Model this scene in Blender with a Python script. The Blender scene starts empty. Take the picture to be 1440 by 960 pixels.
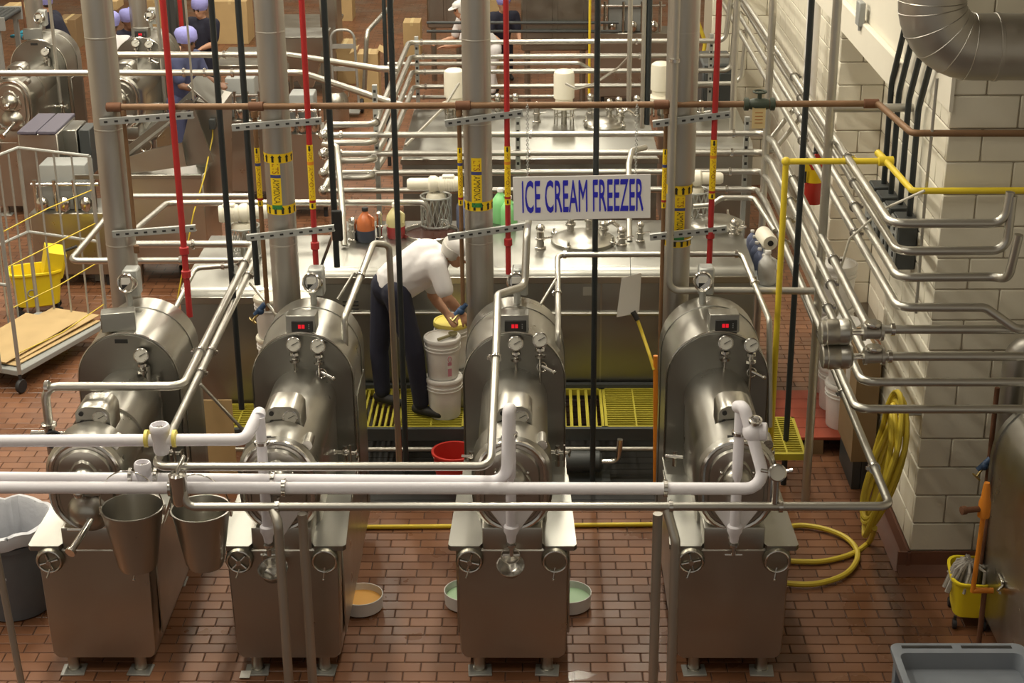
import bpy, bmesh, math, random
from mathutils import Vector, Matrix
random.seed(7)
PI = math.pi
scene = bpy.context.scene
COL = scene.collection

# ---------------------------------------------------------------- camera
F_PX = 2330.0
PITCH, YAW, ROLL, CAM_H = math.radians(21.8), math.radians(1.0), math.radians(0.5), 5.49
_sy, _cy, _sp, _cp = math.sin(YAW), math.cos(YAW), math.sin(PITCH), math.cos(PITCH)
FW = Vector((-_sy*_cp, _cy*_cp, -_sp))
_r0 = Vector((_cy, _sy, 0)); _u0 = Vector((-_sy*_sp, _cy*_sp, _cp))
RT = _r0*math.cos(ROLL) - _u0*math.sin(ROLL)
UP = _u0*math.cos(ROLL) + _r0*math.sin(ROLL)
CAM = Vector((0, 0, CAM_H))
cam_data = bpy.data.cameras.new('camera'); cam = bpy.data.objects.new('camera', cam_data)
COL.objects.link(cam)
cam_data.sensor_width = 36.0; cam_data.lens = F_PX/1440*36
cam_data.clip_start = 0.05; cam_data.clip_end = 200
m = Matrix((RT, UP, -FW)).transposed().to_4x4(); m.translation = CAM
cam.matrix_world = m
scene.camera = cam

# ---------------------------------------------------------------- light and exposure
scene.view_settings.view_transform = 'Standard'
scene.view_settings.look = 'None'
scene.view_settings.gamma = 1.0
scene.view_settings.use_curve_mapping = False
scene.view_settings.exposure = 0.05
world = bpy.data.worlds.new('world'); scene.world = world; world.use_nodes = True
world.node_tree.nodes['Background'].inputs[0].default_value = (1.0, 0.92, 0.80, 1)
world.node_tree.nodes['Background'].inputs[1].default_value = 0.32
LAMP = (1.0, 0.93, 0.77)
def ceiling_lamp(x, y, z, w, d, watts):
    l = bpy.data.lights.new('ceiling_lamp', 'AREA'); l.shape = 'RECTANGLE'; l.size = w; l.size_y = d
    l.energy = watts; l.color = LAMP
    o = bpy.data.objects.new('ceiling_lamp', l); COL.objects.link(o); o.location = (x, y, z)
    return o
for yy, ww in ((5.5, 55), (9.5, 165), (13.5, 175), (18.0, 145), (23.0, 145), (28.0, 115)):
    for xx, kk in ((-6.2, 1.0), (-2.9, 1.0), (0.4, 0.85)):
        ceiling_lamp(xx, yy, 6.9, 0.35, 2.4, ww*kk*(0.6 if yy < 10 and xx > 0 else 1.0))

# ---------------------------------------------------------------- helpers
def at(px, py, X=None, Y=None, Z=None):
    """point of the place seen at a pixel of the 1440x960 frame, on a known plane of the room"""
    d = FW + RT*((px-720)/F_PX) + UP*((480-py)/F_PX)
    if Y is not None: t = Y/d.y
    elif Z is not None: t = (Z-CAM_H)/d.z
    else: t = X/d.x
    return CAM + d*t
V = Vector
def frame_of(axis):
    a = V(axis).normalized()
    h = V((0, 0, 1)) if abs(a.z) < 0.9 else V((1, 0, 0))
    u = h.cross(a).normalized(); v = a.cross(u)
    return u, v, a

class MB:
    """collects shapes; build() links them as one mesh object"""
    def __init__(s): s.bm = bmesh.new()
    def box(s, c, size, rot=None, bevel=0.0, seg=1):
        r = bmesh.ops.create_cube(s.bm, size=1.0); vs = r['verts']
        M = Matrix.Translation(V(c)) @ (rot.to_4x4() if rot else Matrix.Identity(4)) @ Matrix.Diagonal((size[0], size[1], size[2], 1))
        bmesh.ops.transform(s.bm, matrix=M, verts=vs)
        if bevel > 0:
            es = list({e for v in vs for e in v.link_edges})
            bmesh.ops.bevel(s.bm, geom=es, offset=bevel, segments=seg, affect='EDGES', profile=0.5)
        return s
    def bx(s, x0, x1, y0, y1, z0, z1, bevel=0.0, seg=1):
        return s.box(((x0+x1)/2, (y0+y1)/2, (z0+z1)/2), (x1-x0, y1-y0, z1-z0), None, bevel, seg)
    def ring(s, c, u, v, r, n, r2=None):
        r2 = r if r2 is None else r2
        return [s.bm.verts.new(c + u*(math.cos(2*PI*k/n)*r) + v*(math.sin(2*PI*k/n)*r2)) for k in range(n)]
    def skin(s, a, b):
        n = len(a)
        for k in range(n):
            try: s.bm.faces.new((a[k], a[(k+1) % n], b[(k+1) % n], b[k]))
            except ValueError: pass
    def cap(s, a, flip=False):
        try: s.bm.faces.new(list(reversed(a)) if flip else a)
        except ValueError: pass
    def cyl(s, p0, p1, r, r1=None, n=14, caps=True):
        p0, p1 = V(p0), V(p1); u, v, w = frame_of(p1-p0); r1 = r if r1 is None else r1
        a = s.ring(p0, u, v, r, n); b = s.ring(p1, u, v, r1, n); s.skin(a, b)
        if caps: s.cap(a, True); s.cap(b)
        return s
    def lathe(s, prof, o=(0, 0, 0), axis=(0, 0, 1), n=20, close=True):
        u, v, w = frame_of(axis); o = V(o); prev = None; first = None
        for r, h in prof:
            cur = s.ring(o+w*h, u, v, max(r, 1e-4), n)
            if prev: s.skin(prev, cur)
            else: first = cur
            prev = cur
        if close: s.cap(first, True); s.cap(prev)
        return s
    def tube(s, pts, r, bend=0.0, n=12, closed=False, caps=True):
        pts = [V(p) for p in pts]
        path = pts if bend <= 0 else fillet(pts, bend)
        N = len(path); u = None; prev = None; first = None
        for i in range(N):
            t = (path[min(i+1, N-1)] - path[max(i-1, 0)])
            if closed: t = path[(i+1) % N] - path[i-1]
            t.normalize()
            if u is None: u, v, _ = frame_of(t)
            else:
                u = (u - t*u.dot(t)); u.normalize(); v = t.cross(u)
            rr = r[i] if isinstance(r, (list, tuple)) else r
            cur = s.ring(path[i], u, v, rr, n)
            if prev: s.skin(prev, cur)
            else: first = cur
            prev = cur
        if closed: s.skin(prev, first)
        elif caps: s.cap(first, True); s.cap(prev)
        return s
    def torus(s, c, axis, R, r, n=24, m=8):
        u, v, w = frame_of(axis); c = V(c)
        return s.tube([c + u*(math.cos(2*PI*k/n)*R) + v*(math.sin(2*PI*k/n)*R) for k in range(n)], r, n=m, closed=True)
    def ball(s, c, r, n=14, sc=(1, 1, 1)):
        res = bmesh.ops.create_uvsphere(s.bm, u_segments=n, v_segments=max(6, n//2), radius=r)
        bmesh.ops.transform(s.bm, matrix=Matrix.Translation(V(c)) @ Matrix.Diagonal((*sc, 1)), verts=res['verts'])
        return s
    def prism(s, outline, o, u, v, depth, bevel=0.0):
        """outline (a,b) -> o+a*u+b*v, extruded by depth along u x v"""
        o, u, v = V(o), V(u), V(v); w = u.cross(v).normalized()
        a = [s.bm.verts.new(o+u*p+v*q) for p, q in outline]
        if bevel > 0:
            cx = sum(p for p, q in outline)/len(outline); cq = sum(q for p, q in outline)/len(outline)
            mx = max(max(abs(p-cx), abs(q-cq)) for p, q in outline)
            k = 1-bevel/mx
            b = [s.bm.verts.new(o+u*p+v*q+w*(depth-bevel)) for p, q in outline]
            c = [s.bm.verts.new(o+u*(cx+(p-cx)*k)+v*(cq+(q-cq)*k)+w*depth) for p, q in outline]
            s.skin(a, b); s.skin(b, c); s.cap(a, True); s.cap(c)
        else:
            b = [s.bm.verts.new(o+u*p+v*q+w*depth) for p, q in outline]
            s.skin(a, b); s.cap(a, True); s.cap(b)
        return s
    def quad(s, a, b, c, d):
        s.bm.faces.new([s.bm.verts.new(V(p)) for p in (a, b, c, d)]); return s
    def build(s, name, mat, parent=None, local=False, angle=38):
        me = bpy.data.meshes.new(name)
        off = V((0, 0, 0)); p = parent
        if not local:
            while p is not None: off += p.location; p = p.parent
        if off.length > 0: bmesh.ops.translate(s.bm, vec=-off, verts=s.bm.verts)
        bmesh.ops.recalc_face_normals(s.bm, faces=s.bm.faces)
        s.bm.to_mesh(me); s.bm.free()
        me.polygons.foreach_set('use_smooth', [True]*len(me.polygons))
        me.set_sharp_from_angle(angle=math.radians(angle))
        me.materials.append(MAT[mat] if isinstance(mat, str) else mat)
        o = bpy.data.objects.new(name, me); COL.objects.link(o); o.parent = parent
        return o
def fillet(pts, rad, k=5):
    out = [pts[0]]
    for i in range(1, len(pts)-1):
        a, b, c = pts[i-1], pts[i], pts[i+1]
        d0, d1 = (a-b), (c-b); l0, l1 = d0.length, d1.length
        if l0 < 1e-5 or l1 < 1e-5: continue
        d0.normalize(); d1.normalize()
        cosang = max(-1, min(1, d0.dot(d1))); ang = math.acos(cosang)
        if ang > math.radians(175): out.append(b); continue
        t = min(rad/math.tan(ang/2), l0*0.48, l1*0.48)
        p0, p1 = b+d0*t, b+d1*t
        R = t*math.tan(ang/2); ctr = b + (d0+d1).normalized()*(R/math.sin(ang/2))
        e0, e1 = p0-ctr, p1-ctr; tot = PI-ang
        for j in range(k+1):
            q = j/k; s0 = math.sin((1-q)*tot)/math.sin(tot); s1 = math.sin(q*tot)/math.sin(tot)
            out.append(ctr + e0*s0 + e1*s1)
    out.append(pts[-1]); return out

def tag(o, label=None, cat=None, group=None, kind=None):
    if label: o['label'] = label
    if cat: o['category'] = cat
    if group: o['group'] = group
    if kind: o['kind'] = kind
    return o
def thing(name, label, cat, loc=(0, 0, 0), group=None):
    o = bpy.data.objects.new(name, None); COL.objects.link(o); o.location = V(loc)
    o.empty_display_size = 0.1
    return tag(o, label, cat, group)
def copy_tree(o, parent=None):
    c = o.copy(); COL.objects.link(c); c.parent = parent
    for ch in o.children: copy_tree(ch, c)
    return c
def bar_rect(w, h, r, n=4):
    """rounded rectangle outline centred on 0,0"""
    out = []
    for cx, cy, a0 in ((w/2-r, h/2-r, 0), (-w/2+r, h/2-r, PI/2), (-w/2+r, -h/2+r, PI), (w/2-r, -h/2+r, 1.5*PI)):
        for k in range(n+1):
            a = a0+PI/2*k/n; out.append((cx+r*math.cos(a), cy+r*math.sin(a)))
    return out
def clamp_at(parent, p, axis, r, w=0.022, name='clamp', mat='bright'):
    m = MB(); a = V(axis).normalized(); u, v, _ = frame_of(a)
    m.lathe([(r, -w/2), (r*1.42, -w*0.5), (r*1.42, w*0.5), (r, w/2)], p, a, 12)
    m.box(V(p)+u*r*1.7, (r*0.7, r*0.7, r*0.7)).cyl(V(p)+u*r*1.5-v*r*0.9, V(p)+u*r*1.5+v*r*0.9, r*0.22, n=6)
    return m.build(name, mat, parent)
def pipe(name, label, pts, r, mat, bend=0.07, clamps=(), cat='pipe', group=None, n=12, extra=None):
    """one run of pipe; clamps are (segment, fraction) along the run"""
    pts = [V(p) for p in pts]
    if not clamps and extra is None:
        o = MB().tube(pts, r, bend, n).build(name, mat); return tag(o, label, cat, group)
    t = thing(name, label, cat, pts[0], group)
    MB().tube(pts, r, bend, n).build('pipe', mat, t)
    for sgm, q in clamps:
        a, b = pts[sgm], pts[sgm+1]; clamp_at(t, a.lerp(b, q), b-a, r)
    if extra: extra(t)
    return t
_fonts = {}
def text_mesh(body, size, extrude=0.0004, sx=1.0, bold=0.0):
    if (body, bold) not in _fonts: _fonts[(body, bold)] = _text_unit(body, bold)
    me = _fonts[(body, bold)].copy(); me.transform(Matrix.Diagonal((size*sx, size, 1, 1))); return me
def _text_unit(body, bold):
    size, extrude, sx = 1.0, 0.0, 1.0
    c = bpy.data.curves.new('lettering', 'FONT'); c.body = body; c.size = size; c.extrude = extrude
    c.align_x = 'CENTER'; c.align_y = 'CENTER'; c.resolution_u = 3; c.offset = bold
    o = bpy.data.objects.new('lettering', c); COL.objects.link(o)
    bpy.context.view_layer.update()
    me = bpy.data.meshes.new_from_object(o.evaluated_get(bpy.context.evaluated_depsgraph_get()))
    bpy.data.objects.remove(o); bpy.data.curves.remove(c)
    me.transform(Matrix.Diagonal((sx, 1, 1, 1)))
    return me
def lettering(body, size, mat, parent, o, u, v, sx=1.0, name='lettering', bold=0.0):
    """flat raised text, baseline along u, up along v, centred on o (world)"""
    me = text_mesh(body, size, sx=sx, bold=bold)
    u, v = V(u).normalized(), V(v).normalized(); w = u.cross(v)
    M = Matrix((u, v, w)).transposed().to_4x4()
    off = V((0, 0, 0)); p = parent
    while p is not None: off += p.location; p = p.parent
    M.translation = V(o)-off
    me.transform(M); me.materials.clear(); me.materials.append(MAT[mat])
    ob = bpy.data.objects.new(name, me); COL.objects.link(ob); ob.parent = parent
    return ob

# ---------------------------------------------------------------- materials
MAT = {}
def new_mat(name, col, rough=0.5, metal=0.0, noise=0.0, nscale=6.0, bump=0.0, bscale=40.0, rnoise=0.0, stretch=None, emit=None, alpha=1.0, trans=0.0, coat=0.0, spec=None):
    mt = bpy.data.materials.new(name); mt.use_nodes = True; nt = mt.node_tree; N = nt.nodes; L = nt.links
    b = N['Principled BSDF']; b.inputs['Base Color'].default_value = (*col, 1)
    b.inputs['Roughness'].default_value = rough; b.inputs['Metallic'].default_value = metal
    if spec is not None: b.inputs['Specular IOR Level'].default_value = spec
    if coat: b.inputs['Coat Weight'].default_value = coat
    if trans: b.inputs['Transmission Weight'].default_value = trans
    if alpha < 1: b.inputs['Alpha'].default_value = alpha
    if emit: b.inputs['Emission Color'].default_value = (*emit[0], 1); b.inputs['Emission Strength'].default_value = emit[1]
    vec = None
    if noise or bump or rnoise:
        g = N.new('ShaderNodeNewGeometry'); mp = N.new('ShaderNodeMapping')
        L.new(g.outputs['Position'], mp.inputs['Vector'])
        if stretch: mp.inputs['Scale'].default_value = stretch
        vec = mp.outputs[0]
    if noise or rnoise:
        t = N.new('ShaderNodeTexNoise'); t.inputs['Scale'].default_value = nscale; t.inputs['Detail'].default_value = 4
        L.new(vec, t.inputs['Vector'])
        if noise:
            mx = N.new('ShaderNodeMix'); mx.data_type = 'RGBA'
            mx.inputs[6].default_value = (*[max(0, c*(1-noise)) for c in col], 1)
            mx.inputs[7].default_value = (*[min(1, c*(1+noise)) for c in col], 1)
            L.new(t.outputs[0], mx.inputs[0]); L.new(mx.outputs[2], b.inputs['Base Color'])
        if rnoise:
            mr = N.new('ShaderNodeMapRange'); mr.inputs[1].default_value = 0.3; mr.inputs[2].default_value = 0.7
            mr.inputs[3].default_value = max(0.02, rough-rnoise); mr.inputs[4].default_value = rough+rnoise
            L.new(t.outputs[0], mr.inputs[0]); L.new(mr.outputs[0], b.inputs['Roughness'])
    if bump:
        t2 = N.new('ShaderNodeTexNoise'); t2.inputs['Scale'].default_value = bscale; t2.inputs['Detail'].default_value = 3
        L.new(vec, t2.inputs['Vector'])
        bp = N.new('ShaderNodeBump'); bp.inputs['Strength'].default_value = bump; bp.inputs['Distance'].default_value = 0.01
        L.new(t2.outputs[0], bp.inputs['Height']); L.new(bp.outputs[0], b.inputs['Normal'])
    MAT[name] = mt; return mt
STEEL = (0.56, 0.53, 0.49)
new_mat('steel', (0.48, 0.465, 0.42), 0.32, 1.0, noise=0.03, nscale=5, rnoise=0.05, bump=0.02, bscale=9)
new_mat('steel_sheet', (0.345, 0.34, 0.31), 0.34, 1.0, noise=0.06, nscale=4, rnoise=0.06)
new_mat('bright', (0.62, 0.60, 0.56), 0.20, 1.0)
new_mat('pipe_steel', (0.52, 0.505, 0.46), 0.36, 1.0)
new_mat('dull_pipe', (0.50, 0.48, 0.43), 0.40, 0.85, noise=0.10, nscale=5)
new_mat('clad', (0.47, 0.45, 0.41), 0.42, 0.9, noise=0.10, nscale=3, stretch=(4, 4, 0.6), rnoise=0.08)
new_mat('galv', (0.46, 0.47, 0.45), 0.5, 0.7, noise=0.12, nscale=12)
new_mat('frost', (0.83, 0.81, 0.86), 0.55, 0.0, bump=0.06, bscale=60)
new_mat('frost_dim', (0.80, 0.78, 0.78), 0.7, 0.0, bump=0.15, bscale=50)
new_mat('black_pipe', (0.022, 0.028, 0.030), 0.45, 0.0, noise=0.2, nscale=9)
new_mat('red_pipe', (0.42, 0.022, 0.022), 0.45, 0.0, noise=0.15, nscale=8)
new_mat('yellow_pipe', (0.74, 0.56, 0.03), 0.45, noise=0.10, nscale=8)
new_mat('brown_pipe', (0.21, 0.115, 0.055), 0.55, 0.25, noise=0.30, nscale=7)
new_mat('orange', (0.72, 0.24, 0.02), 0.45, noise=0.15)
new_mat('tape_yellow', (0.86, 0.60, 0.01), 0.5)
new_mat('tape_blue', (0.05, 0.06, 0.20), 0.5)
new_mat('tape_green', (0.03, 0.22, 0.05), 0.5)
new_mat('tape_orange', (0.75, 0.25, 0.02), 0.5)
new_mat('ink', (0.02, 0.018, 0.01), 0.6)
new_mat('ink_red', (0.35, 0.10, 0.01), 0.6)
new_mat('sign_white', (0.80, 0.78, 0.76), 0.5)
new_mat('sign_blue', (0.025, 0.025, 0.52), 0.5)
new_mat('cream_enamel', (0.78, 0.74, 0.62), 0.4)
new_mat('white_plastic', (0.74, 0.72, 0.69), 0.42, noise=0.04, nscale=10)
new_mat('clear_plastic', (0.75, 0.74, 0.70), 0.35, alpha=0.75)
new_mat('yellow_plastic', (0.82, 0.64, 0.02), 0.40, noise=0.06)
new_mat('lid_yellow', (0.85, 0.72, 0.16), 0.45)
new_mat('blue_plastic', (0.17, 0.20, 0.32), 0.45)
new_mat('grey_plastic', (0.19, 0.21, 0.24), 0.5, noise=0.10, nscale=9)
new_mat('grey_bin', (0.12, 0.13, 0.145), 0.6, noise=0.10, nscale=8)
new_mat('liner', (0.55, 0.56, 0.60), 0.35, bump=0.6, bscale=14)
new_mat('rubber', (0.02, 0.02, 0.022), 0.6)
new_mat('dark', (0.018, 0.017, 0.016), 0.6)
new_mat('cardboard', (0.52, 0.37, 0.18), 0.8, noise=0.12, nscale=5)
new_mat('cardboard_dark', (0.27, 0.18, 0.09), 0.8, noise=0.15, nscale=5)
new_mat('dial', (0.50, 0.48, 0.42), 0.35, coat=0.5)
new_mat('led', (0.30, 0.0, 0.01), 0.4, emit=((1.0, 0.012, 0.025), 0.6))
new_mat('cloth_white', (0.78, 0.76, 0.77), 0.8, bump=0.12, bscale=12)
new_mat('cloth_navy', (0.014, 0.015, 0.032), 0.85, bump=0.12, bscale=18)
new_mat('cloth_blue', (0.055, 0.065, 0.14), 0.85, bump=0.15, bscale=14)
new_mat('hairnet_blue', (0.32, 0.32, 0.72), 0.75, bump=0.5, bscale=40)
new_mat('skin', (0.50, 0.27, 0.17), 0.5)
new_mat('skin_dark', (0.20, 0.10, 0.06), 0.5)
new_mat('hair', (0.05, 0.03, 0.02), 0.6)
new_mat('mesh_net', (0.62, 0.60, 0.55), 0.7)
new_mat('glove_blue', (0.03, 0.30, 0.45), 0.5)
new_mat('cyan', (0.03, 0.30, 0.45), 0.5)
new_mat('mop', (0.40, 0.37, 0.33), 0.9, noise=0.2, nscale=30, bump=0.6, bscale=60)
new_mat('valve_blue', (0.035, 0.075, 0.16), 0.45)
new_mat('red_plastic', (0.50, 0.03, 0.02), 0.45)
new_mat('paper', (0.70, 0.68, 0.63), 0.8)
new_mat('tag_tan', (0.62, 0.48, 0.24), 0.7)
new_mat('syrup_orange', (0.50, 0.15, 0.055), 0.25)
new_mat('jug_pale', (0.60, 0.54, 0.27), 0.3)
new_mat('syrup_red', (0.36, 0.05, 0.05), 0.25)
new_mat('dark_syrup', (0.05, 0.06, 0.09), 0.3)
new_mat('bottle_green', (0.25, 0.62, 0.25), 0.35)
new_mat('cream_orange', (0.80, 0.42, 0.10), 0.5)
new_mat('cream_mint', (0.50, 0.72, 0.46), 0.5)
new_mat('hose_yellow', (0.62, 0.47, 0.04), 0.5)
new_mat('hose_white', (0.66, 0.63, 0.54), 0.5)
new_mat('grate_yellow', (0.42, 0.36, 0.03), 0.6, noise=0.15)
new_mat('pallet_red', (0.36, 0.07, 0.035), 0.6, noise=0.25, nscale=6)
new_mat('chocolate', (0.045, 0.012, 0.008), 0.25)
new_mat('brass', (0.55, 0.42, 0.18), 0.3, 1.0)
new_mat('base_tile', (0.16, 0.066, 0.040), 0.5, noise=0.18, nscale=7)
new_mat('block_paint', (0.76, 0.72, 0.60), 0.6, noise=0.06, nscale=5, bump=0.10, bscale=50)
new_mat('block_joint', (0.34, 0.30, 0.23), 0.9)
new_mat('wall_paint', (0.78, 0.74, 0.63), 0.6, noise=0.04, nscale=4)
new_mat('ceiling_paint', (0.55, 0.52, 0.46), 0.8)
new_mat('panel_grey', (0.30, 0.31, 0.30), 0.5)
new_mat('panel_dark', (0.05, 0.055, 0.055), 0.5)
new_mat('red_ext', (0.42, 0.03, 0.02), 0.35)
new_mat('rust', (0.16, 0.07, 0.035), 0.7, 0.2, noise=0.3, nscale=14)
new_mat('water', (0.30, 0.2, 0.14), 0.16, alpha=0.35)
new_mat('grout', (0.085, 0.045, 0.030), 0.8)

def brick_mat():
    mt = bpy.data.materials.new('floor_brick'); mt.use_nodes = True; nt = mt.node_tree; N = nt.nodes; L = nt.links
    b = N['Principled BSDF']; g = N.new('ShaderNodeNewGeometry'); sp = N.new('ShaderNodeSeparateXYZ'); L.new(g.outputs['Position'], sp.inputs[0])
    def mth(op, a, bb):
        n = N.new('ShaderNodeMath'); n.operation = op
        for i, q in enumerate((a, bb)):
            if q is None: continue
            if isinstance(q, (int, float)): n.inputs[i].default_value = q
            else: L.new(q, n.inputs[i])
        return n.outputs[0]
    row = mth('FLOOR', mth('DIVIDE', sp.outputs['Y'], 0.1016), None)
    off = mth('MULTIPLY', mth('FLOORED_MODULO', row, 2.0), 0.5)
    colx = mth('FLOOR', mth('SUBTRACT', mth('DIVIDE', sp.outputs['X'], 0.2032), off), None)
    cb = N.new('ShaderNodeCombineXYZ'); L.new(colx, cb.inputs[0]); L.new(row, cb.inputs[1])
    wn = N.new('ShaderNodeTexWhiteNoise'); wn.noise_dimensions = '2D'; L.new(cb.outputs[0], wn.inputs['Vector'])
    rmp = N.new('ShaderNodeValToRGB'); L.new(wn.outputs[0], rmp.inputs[0])
    e = rmp.color_ramp.elements; e[0].color = (0.172, 0.074, 0.036, 1); e[1].color = (0.238, 0.107, 0.053, 1)
    nz = N.new('ShaderNodeTexNoise'); nz.inputs['Scale'].default_value = 1.6; nz.inputs['Detail'].default_value = 5; L.new(g.outputs['Position'], nz.inputs['Vector'])
    mx = N.new('ShaderNodeMix'); mx.data_type = 'RGBA'; mx.blend_type = 'MULTIPLY'; mx.inputs[0].default_value = 1.0
    r2 = N.new('ShaderNodeValToRGB'); L.new(nz.outputs[0], r2.inputs[0]); r2.color_ramp.elements[0].color = (0.72, 0.70, 0.68, 1); r2.color_ramp.elements[1].color = (1.12, 1.1, 1.08, 1)
    r2.color_ramp.elements[0].position = 0.3; r2.color_ramp.elements[1].position = 0.7
    L.new(rmp.outputs[0], mx.inputs[6]); L.new(r2.outputs[0], mx.inputs[7]); 
    # joints drawn by the material only beyond the modelled bricks
    bt = N.new('ShaderNodeTexBrick'); bt.offset = 0.5; bt.inputs['Scale'].default_value = 1.0
    bt.inputs['Brick Width'].default_value = 0.2032; bt.inputs['Row Height'].default_value = 0.1016; bt.inputs['Mortar Size'].default_value = 0.006
    bt.inputs['Color1'].default_value = (1, 1, 1, 1); bt.inputs['Color2'].default_value = (1, 1, 1, 1); bt.inputs['Mortar'].default_value = (0.35, 0.35, 0.35, 1)
    L.new(g.outputs['Position'], bt.inputs['Vector'])
    far = mth('GREATER_THAN', sp.outputs['Y'], 15.04)
    mx2 = N.new('ShaderNodeMix'); mx2.data_type = 'RGBA'; mx2.blend_type = 'MULTIPLY'; L.new(far, mx2.inputs[0])
    L.new(mx.outputs[2], mx2.inputs[6]); L.new(bt.outputs[0], mx2.inputs[7]); L.new(mx2.outputs[2], b.inputs['Base Color'])
    mr = N.new('ShaderNodeMapRange'); L.new(nz.outputs[0], mr.inputs[0]); mr.inputs[1].default_value = 0.35; mr.inputs[2].default_value = 0.65
    mr.inputs[3].default_value = 0.22; mr.inputs[4].default_value = 0.5; L.new(mr.outputs[0], b.inputs['Roughness'])
    MAT['floor_brick'] = mt
brick_mat()
# ================================================================ the setting
BW, BH = 0.2032, 0.1016
YB0, YB1, XB0, XB1 = 7.62, 15.04, -6.2, 3.6
fl = tag(MB().bx(-14, 9, -2, 40, -0.2, -0.007).build('floor', 'grout'), kind='structure')
def brick_into(m, x0, x1, y0, y1):
    g, c = 0.0035, 0.003
    x0 += g; x1 -= g; y0 += g; y1 -= g
    bmv = m.bm.verts
    lo = [bmv.new(p) for p in ((x0, y0, -0.008), (x1, y0, -0.008), (x1, y1, -0.008), (x0, y1, -0.008))]
    mi = [bmv.new(p) for p in ((x0, y0, -c), (x1, y0, -c), (x1, y1, -c), (x0, y1, -c))]
    hi = [bmv.new(p) for p in ((x0+c, y0+c, 0), (x1-c, y0+c, 0), (x1-c, y1-c, 0), (x0+c, y1-c, 0))]
    m.skin(lo, mi); m.skin(mi, hi); m.cap(hi)
proto = None; rest = MB(); cand = []
r0 = int(round(YB0/BH)); r1 = int(round(YB1/BH)); c0 = int(XB0/BW); c1 = int(XB1/BW)
FEET = [(-2.58, 0), (-1.48, 0), (-0.15, 0), (1.125, 0)]
for r in range(r0, r1):
    off = 0.5*(r % 2)
    for c in range(c0, c1):
        x0 = (c+off)*BW; y0 = r*BH; cx, cy = x0+BW/2, y0+BH/2
        d = V((cx, cy, 0))-CAM; k = d.dot(FW); px = 720+F_PX*d.dot(RT)/k; py = 480-F_PX*d.dot(UP)/k
        if cx > 2.36 and 9.6 < cy < 11.05: continue
        hidden = any(abs(cx-fx) < 0.36 and 8.45 < cy < 10.6 for fx, _ in FEET)
        if 5 < px < 1435 and py < 955 and not hidden: cand.append((cy, x0, y0))
        elif -120 < px < 1560 and py < 1180: brick_into(rest, x0, x0+BW, y0, y0+BH)
cand.sort()
pm = MB(); brick_into(pm, 0, BW, 0, BH)
for i, (cy, x0, y0) in enumerate(cand):
    if i < 300:
        if proto is None: o = proto = pm.build('brick', 'floor_brick', fl)
        else: o = proto.copy(); COL.objects.link(o)
        o.location = (x0, y0, random.uniform(-0.0008, 0.0008))
    else: brick_into(rest, x0, x0+BW, y0, y0+BH)
tag(rest.build('brick_paving', 'floor_brick', fl), kind='stuff')
MB().bx(-14, 9, YB1, 40, -0.1, 0.0).build('far_paving', 'floor_brick', fl)
MB().bx(-14, XB0, -2, YB1, -0.1, -0.001).build('side_paving', 'floor_brick', fl)

# right wall: near pier, recess, far pier, bulkhead; concrete blocks laid one by one
XP, YP = 2.44, 9.65
def block_wall(name, cells, depth_axis, mat='block_paint', joint_shape=None):
    w = tag(joint_shape.build(name, 'block_joint'), kind='structure')
    for lo, hi in cells:
        c = [(a+b)/2 for a, b in zip(lo, hi)]; s = [b-a for a, b in zip(lo, hi)]
        key = tuple(round(v, 3) for v in s)
        if key in _blk:
            o = bpy.data.objects.new('block', _blk[key]); COL.objects.link(o); o.parent = w
        else:
            o = MB().box((0, 0, 0), s, None, 0.006, 1).build('block', mat, w, local=True); _blk[key] = o.data
        o.location = c
    return w
_blk = {}
G = 0.004
def face_y(x0, x1, y, z0, z1, phase=0, t=0.03, L=0.406, Hh=0.203):
    """blocks of a face that looks along -Y"""
    out = []; n = int(math.ceil((z1-z0)/Hh))
    for k in range(n):
        za, zb = z0+k*Hh, min(z1, z0+(k+1)*Hh); x = x0 - (L/2 if (k+phase) % 2 else 0)
        while x < x1-1e-4:
            a, b = max(x, x0), min(x+L, x1)
            if b-a > 0.03: out.append(((a+G*(a > x0+1e-4), y, za+G), (b-G, y+t, zb-G)))
            x += L
    return out
def face_x(x, y0, y1, z0, z1, phase=0, t=0.03, L=0.406, Hh=0.203):
    out = []; n = int(math.ceil((z1-z0)/Hh))
    for k in range(n):
        za, zb = z0+k*Hh, min(z1, z0+(k+1)*Hh); y = y0 - (L/2 if (k+phase) % 2 else 0)
        while y < y1-1e-4:
            a, b = max(y, y0), min(y+L, y1)
            if b-a > 0.03: out.append(((x, a+G, za+G), (x+t, b-G, zb-G)))
            y += L
    return out
# near pier
block_wall('wall_right', face_y(XP, 4.2, YP, 0.14, 4.4) + face_x(XP, YP+0.03, 11.0, 0.14, 3.1, 1), 1,
           joint_shape=MB().bx(XP+0.008, 5.0, YP+0.008, 11.0, 0, 7.2))
# recess and far pier, set further back
XR = 3.02
block_wall('wall_recess', face_x(XR, 11.0, 14.3, 0.14, 2.84, 0), 1, joint_shape=MB().bx(XR+0.008, 3.6, 11.0, 14.3, 0, 3.2))
block_wall('wall_far_pier', face_y(2.62, XR, 14.3, 0.14, 3.1) + face_x(2.62, 14.33, 18.6, 0.14, 3.6, 1) + face_y(1.95, 2.62, 18.6, 0.14, 4.0), 1,
           joint_shape=MB().bx(2.628, 3.6, 14.308, 18.6, 0, 7.2).bx(1.958, 3.6, 18.608, 19.6, 0, 7.2))
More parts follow.
